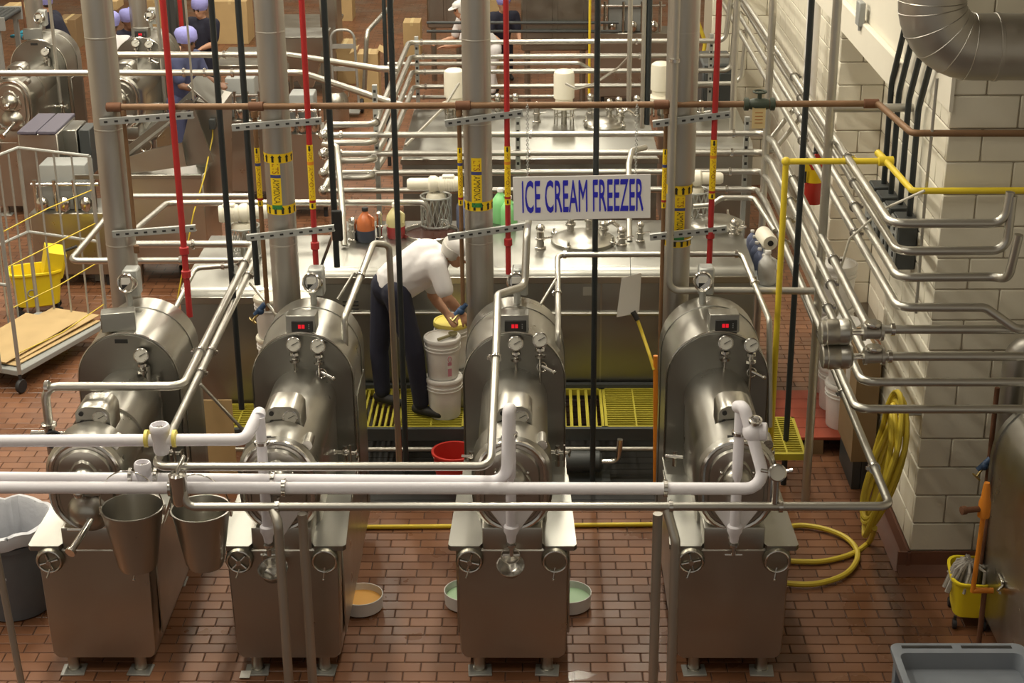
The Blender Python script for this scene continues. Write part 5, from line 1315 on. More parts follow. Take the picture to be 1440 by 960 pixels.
for sx in (x0+0.05, x1-0.05): MB().bx(sx-0.03, sx+0.03, y0+0.02, y1-0.02, 0, 0.23).build('runner', 'panel_dark', t)
pail('plastic_pail', 'white pail standing inside the brown cardboard bin', ((x0+x1)/2, 11.1, zt_-0.35), r=0.11, h=0.33)

# ---------------------------------------------------------------- things in front of the freezers
def steel_pail(label, c, r=0.175, h=0.36, handle=0.3, tilt=0.0):
    t = thing('steel_pail', label, 'pail', c); c = V(c)
    MB().lathe([(r*0.60, 0), (r*0.66, 0.004), (r*0.99, h*0.97), (r*1.03, h*0.975), (r*1.03, h), (r*0.97, h), (r*0.95, h*0.96), (r*0.62, 0.012), (0, 0.012)], c, ZU, 32).build('bucket', 'steel', t)
    MB().lathe([(r*0.60, -0.02), (r*0.62, 0.01)], c, ZU, 28, close=False).build('foot_ring', 'steel', t)
    pts = [c+V((r*1.02*math.cos(a), -0.06*math.sin(a), h+handle*math.sin(a))) for a in [PI*k/16 for k in range(17)]]
    MB().tube(pts, 0.004, n=6).build('wire_handle', 'bright', t)
    for s in (-1, 1): MB().box(c+V((s*r*1.03, 0, h-0.02)), (0.012, 0.04, 0.05), None, 0.003).build('handle_ear', 'bright', t)
    return t
ra = at(186, 712, Y=8.22); steel_pail('left hanging steel pail in front of the leftmost freezer', (ra.x, 8.22, ra.z-0.36), 0.172, 0.36, 0.25)
rb = at(277, 712, Y=8.24); steel_pail('right hanging steel pail beside the plug cock', (rb.x+0.02, 8.24, rb.z-0.35), 0.165, 0.34, 0.24)
# white plastic bodies on the frosted pipes
def white_body(label, px, py, Y, r=0.052, yellow=False):
    c = at(px, py, Y=Y); t = thing('white_coupling', label, 'coupling', c)
    MB().lathe([(r*0.72, -0.13), (r*0.86, -0.11), (r*1.0, 0.0), (r*1.06, 0.004), (r*1.06, 0.035), (r*0.92, 0.045), (r*0.80, 0.045), (r*0.7, 0.02), (0, 0.02)], c, ZU, 24).build('body', 'frost', t)
    MB().lathe([(r*0.45, 0.02), (r*0.45, 0.03), (0, 0.032)], c, ZU, 16).build('plug', 'bright', t)
    for s in (-1, 1): MB().lathe([(RW, 0), (RW*1.45, 0.004), (RW*1.45, 0.022), (RW, 0.026)], c+V((s*(r+0.012), 0, -0.04)), (s, 0, 0), 18).build('collar', 'lid_yellow' if yellow else 'bright', t)
    return t
white_body('white coupling with yellow collars on the upper frosted pipe', 225, 607, 8.24, yellow=True)
white_body('white coupling on the rear low pipe above the left pail', 201, 660, 8.26, 0.045)
def cup(label, c, r, tilt, mat=None):
    c = V(c); t = thing('steel_bowl', label, 'bowl', c); ax = V((0, -math.sin(tilt), math.cos(tilt)))
    MB().lathe([(r*0.35, -r*0.85), (r*0.75, -r*0.6), (r*0.97, 0), (r*1.04, 0.002), (r*1.04, 0.008), (r*0.95, 0.006), (r*0.72, -r*0.52), (0, -r*0.78)], c, ax, 28).build('bowl', 'bright', t)
    MB().torus(c+ax*(-0.02)+V((0, 0.0, r*1.0)), (0, 1, 0), r*0.7, 0.0025, 20, 5).build('wire', 'bright', t)
    if mat: MB().lathe([(r*0.6, 0), (r*0.6, 0.004), (0, 0.006)], c-ax*r*0.45, ax, 20).build('contents', mat, t)
    return t
cup('small steel bowl hung under the spout of the third freezer', at(718, 795, Y=8.34), 0.078, 0.45)
cup('small steel bowl behind the bent post, under the second freezer spout', at(384, 800, Y=8.34), 0.085, 0.30)
def tub(label, px, py, mat, r=0.135, h=0.10):
    c = at(px, py, Z=0.0); c.y += r*0.5; c.z = 0.002
    t = thing('drip_tub', label, 'tub', c)
    MB().lathe([(r*0.9, 0), (r, 0.01), (r*1.04, h), (r*1.0, h), (r*0.95, 0.05), (0, 0.05)], c, ZU, 32).build('tub', 'white_plastic', t)
    MB().lathe([(r*0.955, 0.045), (r*0.955, 0.056), (0, 0.058)], c, ZU, 28).build('ice_cream', mat, t)
tub('white tub of orange ice cream beside the second freezer', 507, 862, 'cream_orange')
tub('white tub of mint ice cream left of the third freezer', 655, 856, 'cream_mint')
tub('white tub of mint ice cream right of the third freezer', 801, 859, 'cream_mint')
# grey bin with a liner at the left edge
c = at(30, 880, Z=0); c = V((at(18, 800, Y=c.y+0.25).x, c.y+0.25, 0))
t = thing('trash_bin', 'round grey trash bin with a white liner at the left edge', 'bin', c)
zt_ = zat(30, 745, c.y-0.15)
MB().lathe([(0.20, 0), (0.215, 0.01), (0.262, zt_-0.12), (0.275, zt_-0.118), (0.275, zt_-0.09), (0.266, zt_-0.085), (0.27, zt_-0.02), (0.285, zt_-0.015), (0.285, zt_), (0.262, zt_), (0.255, zt_-0.2), (0.21, 0.02), (0, 0.02)], c, ZU, 36).build('bin', 'grey_bin', t)
m = MB(); prev = None; random.seed(5); n = 40
fold = [random.uniform(-1, 1) for _ in range(n)]
for r_, z_ in ((0.235, zt_-0.30), (0.24, zt_-0.02), (0.262, zt_+0.012), (0.292, zt_+0.008), (0.298, zt_-0.05), (0.292, zt_-0.075)):
    cur = [m.bm.verts.new(c+V(((r_+0.008*fold[k]+0.006*math.sin(k*2.1))*math.cos(2*PI*k/n), (r_+0.008*fold[k]+0.006*math.sin(k*2.1))*math.sin(2*PI*k/n), z_+0.012*fold[(k*3) % n]))) for k in range(n)]
    if prev: m.skin(prev, cur)
    prev = cur
m.build('bag_liner', 'liner', t)
# paper scrap on the floor plate
p = at(345, 948, Z=0.013); tag(MB().box(p+V((0, 0, 0.001)), (0.06, 0.075, 0.002)).build('paper_slip', 'paper'), 'white slip of paper by the left foot of the second freezer', 'paper')
# dark pump and lines under the platform between the freezers
t = thing('transfer_pump', 'dark pump unit in the shadow under the platform, right of the third freezer', 'pump', (at(820, 690, Z=0).x, 10.95, 0))
x = t.location.x
MB().lathe([(0.07, -0.16), (0.08, -0.14), (0.08, 0.12), (0.06, 0.14)], (x, 10.95, 0.16), (1, 0, 0), 18).build('motor', 'panel_dark', t)
MB().bx(x-0.2, x+0.2, 10.85, 11.05, 0, 0.05).build('base', 'panel_dark', t)
MB().tube([(x+0.14, 10.95, 0.16), (x+0.26, 10.95, 0.16), (x+0.27, 10.95, 0.34)], 0.022, 0.05).build('outlet', 'bright', t)
p = at(636, 655, Z=0.30); t = thing('red_pail', 'red pail in the shade under the platform, left of the third freezer', 'pail', (p.x, 10.85, 0))
MB().lathe([(0.12, 0), (0.155, 0.28), (0.165, 0.285), (0.165, 0.30), (0.148, 0.30), (0.115, 0.02), (0, 0.02)], (p.x, 10.85, 0.0), ZU, 28).build('bucket', 'red_plastic', t)
MB().tube([(p.x+0.158*math.cos(a), 10.85-0.12*math.sin(a), 0.28-0.03*math.sin(a)) for a in [PI*k/12 for k in range(13)]], 0.004, n=6).build('handle', 'bright', t)
pipe('orange_pipe', 'orange upright pipe left of the rightmost freezer', [(at(923, 640, Y=10.75).x, 10.75, 0.0), at(922, 500, Y=10.75)], 0.017, 'orange', 0.05, n=10)
t = thing('air_line', 'yellow air line hanging from the papers down to the orange pipe', 'hose', at(921, 500, Y=10.75))
MB().tube([at(893, 440, Y=11.0), at(903, 468, Y=10.95), at(914, 500, Y=10.8), at(920, 520, Y=10.74)], 0.012, 0.1, n=8).build('line', 'hose_yellow', t)
MB().cyl(at(890, 438, Y=11.0), at(897, 450, Y=10.98), 0.020, n=10).build('grip', 'dark', t)

# added black mats standing in for the floor shade behind the freezers
for px0, px1, lab in ((500, 655, 'added black mat standing in for floor shade between the second and third freezers'), (785, 945, 'added black mat standing in for floor shade between the third and fourth freezers')):
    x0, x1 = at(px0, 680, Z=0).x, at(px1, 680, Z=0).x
    t = thing('shade_mat', lab, 'mat', ((x0+x1)/2, 11.0, 0.001))
    MB().bx(x0, x1, 10.60, 11.95, 0.001, 0.010, 0.003).build('mat', 'dark', t)  # added mat, stands in for floor shade
    for k in range(12): MB().bx(x0+0.02, x1-0.02, 10.63+0.10*k, 10.66+0.10*k, 0.010, 0.013).build('shade_mat_rib', 'dark', t)
b = at(326, 562, Y=10.9); a = at(283, 600, Y=10.9); a.z = 0.002
tag(MB().box((a+b)/2, (abs((b-a).x), 0.006, (b-a).z), Matrix.Rotation(0.0, 3, 'Y')).build('cardboard_sheet', 'cardboard'), 'upright cardboard piece under the doubled pipes, left of the second freezer', 'cardboard')

m = MB(); cpt = at(812, 950, Z=0.0); random.seed(4)
vs = [m.bm.verts.new(V((cpt.x+0.09*(1+0.25*math.sin(3*a+1)+0.12*math.sin(7*a))*math.cos(a), cpt.y+0.05*(1+0.2*math.sin(2*a)+0.1*math.sin(5*a))*math.sin(a), 0.0025))) for a in [2*PI*k/40 for k in range(40)]]
m.cap(vs); tag(m.build('water_puddle', 'water'), 'small shiny puddle on the bricks in front of the third freezer', 'puddle')
# ================================================================ people
def fused(name, chains, mat, parent, voxel=0.014, balls=(), boxes=(), smooth=3):
    """tapered chains merged into one continuous skin"""
    m = MB()
    for ch in chains:
        m.tube([p for p, r in ch], [r for p, r in ch], n=12)
        for p, r in ch: m.ball(p, r, 12)
    for c, r, sc, R in balls:
        res = bmesh.ops.create_uvsphere(m.bm, u_segments=16, v_segments=10, radius=r)
        M = Matrix.Translation(V(c)) @ (R.to_4x4() if R else Matrix.Identity(4)) @ Matrix.Diagonal((*sc, 1))
        bmesh.ops.transform(m.bm, matrix=M, verts=res['verts'])
    o = m.build(name, mat, parent)
    md = o.modifiers.new('fuse', 'REMESH'); md.mode = 'VOXEL'; md.voxel_size = voxel
    sm = o.modifiers.new('soft', 'SMOOTH'); sm.iterations = smooth; sm.factor = 0.5
    FUSE.append((o, mat)); return o
FUSE = []
def finish_fused():
    bpy.context.view_layer.update(); dg = bpy.context.evaluated_depsgraph_get()
    done = [(o, mat, bpy.data.meshes.new_from_object(o.evaluated_get(dg))) for o, mat in FUSE]
    for o, mat, me in done:
        o.modifiers.clear(); o.data = me
        me.polygons.foreach_set('use_smooth', [True]*len(me.polygons))
        if not me.materials: me.materials.append(MAT[mat])
def hand_chains(w, d, side, r=0.0095, curl=0.5, L=0.085):
    """palm and five separate bent fingers from wrist w pointing along d; side = thumb direction"""
    d = V(d).normalized(); s = V(side); s = (s-d*s.dot(d)).normalized(); n = d.cross(s)
    if n.z > 0: n = -n
    out = []
    for k, f in enumerate((0.88, 1.0, 0.95, 0.75)):
        b = w+d*0.075+s*(0.030-0.020*k); a = w+d*0.01+s*(0.018-0.012*k)
        m1 = b+(d*0.8+n*0.35*curl)*L*0.45*f; m2 = m1+(d*0.5+n*0.9*curl)*L*0.35*f; m3 = m2+(d*0.1+n*1.2*curl)*L*0.22*f
        out.append([(a, 0.015), (b, 0.0115), (m1, r), (m2, r*0.92), (m3, r*0.8)])
    t0 = w+d*0.02+s*0.022; t1 = t0+s*0.035+d*0.03; t2 = t1+d*0.035+s*0.008+n*0.01
    out.append([(t0, 0.014), (t1, 0.011), (t2, 0.0095)])
    return out
def person(label, J, skin, shirt, trousers, hat, hatstyle='bouffant', sleeve=0.62, voxel=0.014, look=(1, 0, -0.5), hair='hair', group=None, sc=1.0, gloves=None, bare_neck=True, shoes='dark', bulk=1.0):
    """J holds world joints: hip_l hip_r knee_l knee_r ank_l ank_r pelvis waist chest neck head sh_l sh_r el_l el_r wr_l wr_r"""
    J = {k: V(v) for k, v in J.items()}
    base = (J['ank_l']+J['ank_r'])/2; t = thing('person', label, 'person', (base.x, base.y, min(J['ank_l'].z, J['ank_r'].z)-0.08))
    lk = V(look).normalized(); up = (J['head']-J['neck']).normalized(); side = up.cross(lk).normalized(); face_up = lk.cross(side).normalized()
    if face_up.dot(up) < 0: face_up = -face_up
    H = J['head']; Rh = Matrix((side, lk, face_up)).transposed()
    def hp(x, y, z): return H+Rh@V((x, y, z))*sc
    ch = []
    for s in 'lr':
        ch.append([(J['hip_'+s], 0.085*sc), (J['knee_'+s], 0.055*sc), (J['ank_'+s], 0.038*sc)])
        ch.append([(J['sh_'+s], 0.052*sc), (J['el_'+s], 0.042*sc), (J['el_'+s].lerp(J['wr_'+s], 0.35), 0.044*sc), (J['wr_'+s], 0.029*sc)])
        d = (J['wr_'+s]-J['el_'+s]).normalized()
        ch += hand_chains(J['wr_'+s], d, side*(1 if s == 'l' else -1)+V((0, 0, 0.3)))
    ch.append([(J['pelvis'], 0.12*sc), (J['waist'], 0.115*sc), (J['chest'], 0.13*sc), (J['neck'], 0.058*sc), (H-face_up*0.05*sc, 0.055*sc)])
    ch.append([(J['sh_l'], 0.06*sc), (J['chest'].lerp(J['neck'], 0.6), 0.08*sc), (J['sh_r'], 0.06*sc)])
    balls = [(hp(0, 0, 0.02), 0.1*sc, (0.76, 0.95, 1.12), Rh), (hp(0, 0.035, -0.055), 0.06*sc, (0.9, 0.9, 1.0), Rh),
             (hp(0, 0.098, -0.012), 0.017*sc, (0.8, 1.1, 1.4), Rh), (hp(0, 0.083, -0.055), 0.02*sc, (1.3, 0.7, 0.6), Rh),
             (hp(0.077, -0.005, -0.005), 0.024*sc, (0.5, 0.8, 1.2), Rh), (hp(-0.077, -0.005, -0.005), 0.024*sc, (0.5, 0.8, 1.2), Rh)]
    body = fused('body', ch, skin, t, voxel*0.8, balls)
    # eyes and brows
    for s in (-1, 1):
        MB().ball(hp(0.03*s, 0.085, 0.018), 0.011*sc, 8).build('eye', 'ink', body)
        MB().box(hp(0.03*s, 0.092, 0.040), (0.03*sc, 0.012*sc, 0.008*sc), Rh).build('eyebrow', hair, body)
    # clothes
    tr = []
    for s in 'lr': tr.append([(J['hip_'+s], 0.108*sc), (J['hip_'+s].lerp(J['knee_'+s], 0.5), 0.090*sc), (J['knee_'+s], 0.074*sc), (J['ank_'+s]+V((0, 0, 0.02)), 0.062*sc)])
    tr.append([(J['hip_l'], 0.105*sc), (J['hip_r'], 0.105*sc)]); tr.append([(J['pelvis'], 0.135*sc), (J['pelvis'].lerp(J['waist'], 0.55), 0.135*sc)])
    fused('trousers', tr, trousers, t, voxel)
    shc = [[(J['waist'].lerp(J['pelvis'], 0.45), 0.145*sc*bulk), (J['waist'], 0.148*sc*bulk), (J['chest'], 0.155*sc*bulk), (J['chest'].lerp(J['neck'], 0.55), 0.105*sc), (J['chest'].lerp(J['neck'], 0.85), 0.078*sc)],
           [(J['sh_l'], 0.075*sc), (J['chest'].lerp(J['neck'], 0.5), 0.10*sc), (J['sh_r'], 0.075*sc)], [(J['sh_l'].lerp(J['chest'], 0.3), 0.11*sc), (J['waist'], 0.12*sc)], [(J['sh_r'].lerp(J['chest'], 0.3), 0.11*sc), (J['waist'], 0.12*sc)]]
    for s in 'lr': shc.append([(J['sh_'+s], 0.076*sc), (J['sh_'+s].lerp(J['el_'+s], sleeve), 0.070*sc), (J['sh_'+s].lerp(J['el_'+s], sleeve+0.12), 0.068*sc)])
    fused('shirt', shc, shirt, t, voxel)
    c = J['pelvis'].lerp(J['waist'], 0.5); ax = (J['waist']-J['pelvis']).normalized()
    # shoes
    for s in 'lr':
        a = J['ank_'+s]; f = V((look[0], look[1], 0)); f.normalize()
        fused('shoe', [[(a+V((0, 0, -0.035))-f*0.04, 0.042*sc), (a+V((0, 0, -0.042))+f*0.08, 0.040*sc), (a+V((0, 0, -0.05))+f*0.16, 0.030*sc)]], shoes, t, 0.012)
    # hair and headgear
    MB().lathe([(0.0, -0.01), (0.05, 0.0), (0.078, 0.025), (0.082, 0.055), (0.076, 0.09), (0.03, 0.10)], hp(0, -0.022, -0.045), Rh@V((0, -0.15, 1)), 18).build('hair', hair, t)
    if hatstyle == 'bouffant':
        m = MB(); n = 24; prev = None
        for r_, z_ in ((0.092, -0.02), (0.099, 0.0), (0.115, 0.03), (0.122, 0.07), (0.108, 0.115), (0.07, 0.145), (0.01, 0.155)):
            cur = [m.bm.verts.new(hp((r_*0.92+0.004*math.sin(7*a))*math.cos(a), (r_*1.08+0.004*math.sin(9*a))*math.sin(a)-0.015-0.02*(z_ > 0.05), z_+0.02+0.02*math.sin(a))) for a in [2*PI*k/n for k in range(n)]]
            if prev: m.skin(prev, cur)
            prev = cur
        m.cap(prev); m.build('hairnet', hat, t, angle=70)
    else:
        m = MB(); n = 24; prev = None
        for r_, z_ in ((0.093, 0.055), (0.098, 0.06), (0.097, 0.085), (0.085, 0.115), (0.05, 0.135), (0.005, 0.14)):
            cur = [m.bm.verts.new(hp(r_*0.86*math.cos(a), r_*1.08*math.sin(a), z_)) for a in [2*PI*k/n for k in range(n)]]
            if prev: m.skin(prev, cur)
            prev = cur
        m.cap(prev); o = m.build('cap', hat, t, angle=70)
        m = MB(); top = [(0.082*math.cos(a), 0.06+0.115*math.sin(a)) for a in [PI*k/12 for k in range(13)]]
        v0 = [m.bm.verts.new(hp(x, y, 0.066-0.15*max(0, y-0.08))) for x, y in top]; v1 = [m.bm.verts.new(hp(x, y, 0.058-0.15*max(0, y-0.08))) for x, y in top]
        m.skin(v0, v1); m.cap(v0); m.cap(v1, True); m.build('cap_brim', hat, o)
        MB().lathe([(0.03, -0.06), (0.07, -0.05), (0.092, -0.015), (0.097, 0.03), (0.094, 0.06)], hp(0, -0.02, 0.0), Rh@V((0, -0.1, 1)), 20).build('net', 'mesh_net', t)
        MB().tube([hp(0.075, 0.02, 0.03), hp(0.078, 0.03, -0.04), hp(0.05, 0.055, -0.10), hp(0, 0.065, -0.115)], 0.003, n=5).build('chin_string', 'cloth_white', t)
    if gloves:
        for s in 'lr':
            d = (J['wr_'+s]-J['el_'+s]).normalized(); fused('glove', [[(p, r+0.004) for p, r in c_] for c_ in hand_chains(J['wr_'+s], d, side*(1 if s == 'l' else -1)+V((0, 0, 0.3)))]+[[(J['wr_'+s]-d*0.08, 0.042), (J['wr_'+s], 0.036)]], gloves, t, 0.011)
    return t
# the worker bending over the pails
def P(px, py, Y): return at(px, py, Y=Y)
zf = ZPF+0.085
f1_ = at(533, 575, Z=zf); f2_ = at(590, 582, Z=zf)
J = dict(ank_l=(f1_.x, 11.56, zf), ank_r=(f2_.x, 11.34, zf), knee_l=P(533, 492, 11.60), knee_r=P(583, 495, 11.30), hip_l=P(541, 408, 11.62), hip_r=P(557, 412, 11.36),
         pelvis=P(546, 402, 11.49), waist=P(567, 390, 11.48), chest=P(599, 368, 11.46), neck=P(628, 358, 11.43), head=P(641, 354, 11.38),
         sh_l=P(610, 367, 11.64), sh_r=P(614, 374, 11.27), el_l=P(608, 415, 11.60), el_r=P(629, 419, 11.20), wr_l=P(628, 440, 11.50), wr_r=P(648, 440, 11.27))
person('worker in white shirt and navy trousers bending over the stacked pails', J, 'skin', 'cloth_white', 'cloth_navy', 'sign_white', 'cap', sleeve=0.62, bulk=1.13, look=(0.80, -0.42, -0.55))
b_ = P(590, 400, 11.22)
def standing(label, px, py, Y, face, shirt, trousers, skin='skin', lean=0.0, crouch=0.0, reach=0.5, ht=1.66, gloves=None, sleeve=0.62, floor_z=0.0, hat='hairnet_blue', hatstyle='bouffant'):
    """px,py is the head centre; the head fixes X at depth Y, the floor fixes the feet"""
    h = at(px, py, Y=Y); k = ht/1.66
    F = V((math.cos(face), math.sin(face), 0)); S = V((-F.y, F.x, 0)); hz_ = h.z-floor_z
    lean_d = lean
    base = V((h.x, Y, floor_z))-F*lean_d
    hipz = floor_z+max(0.45, (hz_-0.64*k*math.cos(min(1.2, lean*1.2)))) 
    pel = base+V((0, 0, hipz-floor_z))
    nk = h-V((0, 0, 0.13))-F*0.04; chs = pel.lerp(nk, 0.68); ws = pel.lerp(nk, 0.28)
    J = dict(pelvis=pel, waist=ws, chest=chs, neck=nk, head=h)
    for s, q in (('l', 1), ('r', -1)):
        J['hip_'+s] = pel+S*q*0.095-V((0, 0, 0.03)); J['ank_'+s] = base+S*q*0.12+V((0, 0, 0.085))+F*0.05*q
        J['knee_'+s] = J['hip_'+s].lerp(J['ank_'+s], 0.5)+F*(0.04+crouch)
        J['sh_'+s] = nk+S*q*0.185-V((0, 0, 0.05))-F*0.01
        J['el_'+s] = J['sh_'+s]+V((0, 0, -0.25))+F*0.10*reach*2+S*q*0.03; J['wr_'+s] = J['el_'+s]+F*0.22+V((0, 0, 0.02-0.10*(1-reach)))-S*q*0.06
    return person(label, J, skin, shirt, trousers, hat, hatstyle, sleeve, voxel=0.018, look=(F.x, F.y, -0.25), gloves=gloves)
standing('woman in navy polo and blue hairnet standing at the far worktable', 281, 14, 22.3, -PI*0.62, 'cloth_navy', 'cloth_navy', ht=1.66)
standing('worker in blue smock and hairnet leaning, in front of the woman in navy', 263, 60, 17.9, -PI*0.15, 'cloth_blue', 'cloth_blue', 'skin_dark', lean=0.15)
standing('worker in pale shirt and blue hairnet beyond the leftmost clad pipe', 157, 36, 20.6, PI*0.5, 'cloth_white', 'cloth_navy', 'skin_dark', lean=0.2)
standing('dark shirted worker with blue hairnet right of the pale shirted one', 181, 30, 22.3, -PI*0.2, 'cloth_navy', 'cloth_navy', 'skin_dark', lean=0.2)
standing('gloved worker with blue hairnet half hidden at the far left machine', 62, 6, 22.8, PI*0.95, 'cloth_navy', 'cloth_navy', 'skin', lean=0.25, gloves='glove_blue', reach=0.9)
standing('worker all in white bending behind the middle clad pipe', 648, 14, 23.0, PI*1.1, 'cloth_white', 'cloth_white', 'skin', lean=0.45, hat='sign_white', hatstyle='cap')
standing('dark clothed worker beyond the red pipe left of the sign', 708, 6, 24.0, -PI*0.4, 'cloth_navy', 'cloth_navy', 'skin', lean=0.2)
finish_fused()
# ================================================================ left side and far background
proto_m = [o for o in bpy.data.objects if o.name.startswith('ice_cream_freezer') and o.parent is None]
def second_row(src, px, py, label):
    c = at(px, py, Z=1.72); o = copy_tree(src); o.location = (c.x, c.y-1.15, 0); o['label'] = label; o['group'] = 'freezers in the rear row'
    return o
second_row(proto_m[0], 50, 56, 'rear row freezer at the far left, behind the steel bin')
second_row(proto_m[1], 196, 53, 'rear row freezer right of the leftmost clad pipe, among the workers')
# clad pipes of the rear row
for px, lab in ((50, 'grey clad pipe rising behind the far left rear freezer'), (196, 'grey clad pipe behind the rear freezer among the workers')):
    c = at(px, 30, Y=20.6); pipe('suction_pipe', lab, [(c.x, 20.6, 0.2), (c.x, 20.6, 7.2)], 0.11, 'clad', n=20)
riser('red_pipe', 'thin red pipe beside the woman in navy', 256, 45, 21.4, 0.03, 'red_pipe', zb=1.0)
riser('brown_pipe', 'thin rusty vertical pipe by the far left rear freezer', 36, 40, 20.0, 0.014, 'rust', zb=1.2)
riser('grey_pipe', 'slim vertical tube in front of the far left rear drum', 80, 95, 18.5, 0.020, 'dull_pipe', zb=1.0)
riser('grey_pipe', 'slim vertical tube right of the rear freezer among the workers', 228, 95, 18.5, 0.020, 'dull_pipe', zb=1.0)
riser('grey_pipe', 'thin wire like conduit in front of the leaning blue worker', 272, 140, 14.5, 0.010, 'dull_pipe')
# white overhead transfer pipes at left
z7 = 2.14
p = [at(-60, 103, Z=z7), at(424, 102, Z=z7), at(556, 146, Z=z7), at(572, 150, Z=z7)]
pipe('transfer_pipe', 'lower pale pipe crossing the far left workers, slanting to the cross rack', p, 0.030, 'pipe_steel', 0.12, clamps=[(0, 0.72), (0, 0.80), (0, 0.66)], n=12)
p = [at(150, 77, Z=z7+0.01), at(405, 77, Z=z7+0.01), at(535, 97, Z=z7+0.01), at(560, 97, Z=z7+0.01)]
pipe('transfer_pipe', 'upper pale pipe crossing the far left workers, slanting to the cross rack', p, 0.030, 'pipe_steel', 0.12, clamps=[(0, 0.65)], n=12)
# roll cage cart with cardboard
N_ = at(27, 521, Z=0.20); R_ = at(150, 452, Z=0.20); d = (R_-N_); d.z = 0; Lc = d.length; d.normalize(); w = V((-d.y, d.x, 0))
Wc = 0.75
t = thing('cage_cart', 'tall steel cage cart holding flattened cardboard at left', 'cart', N_+d*Lc/2+w*Wc/2-V((0, 0, 0.2)))
Rm = Matrix((d, w, V((0, 0, 1)))).transposed(); mid_ = N_+d*Lc/2+w*Wc/2
MB().box(mid_+V((0, 0, -0.03)), (Lc, Wc, 0.05), Rm, 0.006).build('deck', 'panel_grey', t)
def cage_pt(a, b, z): return V((N_.x, N_.y, 0))+d*a+w*b+V((0, 0, z))
ZC = 1.72
for a, b in ((0, 0), (0, Wc), (Lc, 0), (Lc, Wc)):
    MB().cyl(cage_pt(a, b, 0.17), cage_pt(a, b, ZC), 0.017, n=10).build('upright', 'galv', t)
    q = cage_pt(a, b, 0); MB().lathe([(0.055, -0.018), (0.062, 0), (0.055, 0.018)], q+V((0, 0, 0.062)), w, 16).cyl(q+V((0, 0, 0.07)), q+V((0, 0, 0.16)), 0.014, n=8).build('caster', 'rubber', t)
for z in (0.95, ZC):
    for (a0, b0), (a1, b1) in (((0, 0), (0, Wc)), ((0, Wc), (Lc, Wc)), ((Lc, Wc), (Lc, 0))):
        MB().cyl(cage_pt(a0, b0, z), cage_pt(a1, b1, z), 0.015, n=8).build('rail', 'galv', t)
for k in range(1, 9): a = Lc*k/9; MB().cyl(cage_pt(a, Wc, 0.17), cage_pt(a, Wc, ZC), 0.009, n=6).build('bar', 'galv', t)
for k in range(1, 4):
    for a in (0, Lc): MB().cyl(cage_pt(a, Wc*k/4, 0.17), cage_pt(a, Wc*k/4, ZC), 0.009, n=6).build('bar', 'galv', t)
for k, z in enumerate((0.35, 0.75, 1.1, 1.4)):
    MB().tube([cage_pt(0, 0.0, z), cage_pt(Lc*0.5, 0.0, z-0.03+0.02*k), cage_pt(Lc, 0.0, z+0.02)], 0.005, n=5).build('rope', 'hose_yellow', t)
for k, (a0, a1, b0, b1, lab) in enumerate(((0.05, 0.98, 0.08, 0.66, 'bottom'), (0.12, 1.02, 0.12, 0.60, 'middle'), (0.03, 0.80, 0.16, 0.68, 'topmost'))):
    q = [cage_pt(Lc*a0, b0, 0.205+0.012*k), cage_pt(Lc*a1, b0-0.03, 0.205+0.012*k+0.02*k), cage_pt(Lc*a1, b1, 0.205+0.012*k+0.02*k), cage_pt(Lc*a0, b1, 0.205+0.012*k)]
    m = MB(); v0 = [m.bm.verts.new(x) for x in q]; v1 = [m.bm.verts.new(x+V((0, 0, 0.006))) for x in q]; m.skin(v0, v1); m.cap(v1); m.cap(v0, True)
    tag(m.build('cardboard_sheet', 'cardboard'), '%s flattened cardboard sheet on the cage cart' % lab, 'cardboard')
c = at(50, 448, Z=0); c.y += 0.15; c.z = 0; mop_bucket('yellow mop bucket seen through the cage cart bars', c, 0.35, 1.15, print_=True)
# steel bin with purple lids
a = at(30, 232, Z=0.55); a0 = at(24, 186, Y=15.8); a1 = at(80, 189, Y=15.8)
t = thing('lidded_bin', 'steel bin with two purple grey hinged lids at far left', 'bin', (a0.x, 15.8, 0))
new_mat('lid_purple', (0.11, 0.10, 0.135), 0.5)
MB().bx(a0.x, a1.x, 15.8, 16.5, 0.3, a0.z-0.02, 0.01).build('body', 'steel', t)
for k in range(2):
    xk0 = a0.x+(a1.x-a0.x)*k/2; MB().bx(xk0+0.005, xk0+(a1.x-a0.x)/2-0.005, 15.78, 16.52, a0.z-0.02, a0.z+0.012, 0.006).build('lid', 'lid_purple', t)
for sx in (a0.x+0.04, a1.x-0.04):
    for sy in (15.85, 16.45): MB().cyl((sx, sy, 0), (sx, sy, 0.3), 0.02, n=8).build('leg', 'steel', t)
a2 = at(83, 183, Y=16.0)
t = thing('control_cabinet', 'narrow grey control cabinet beside the purple lidded bin', 'cabinet', (a2.x+0.1, 16.0, 0))
MB().bx(a2.x+0.02, a2.x+0.17, 16.0, 16.4, 0.0, a2.z, 0.008).build('case', 'steel_sheet', t); MB().bx(a2.x+0.19, a2.x+0.30, 16.0, 16.3, 0.9, a2.z, 0.008).build('motor_box', 'panel_dark', t)
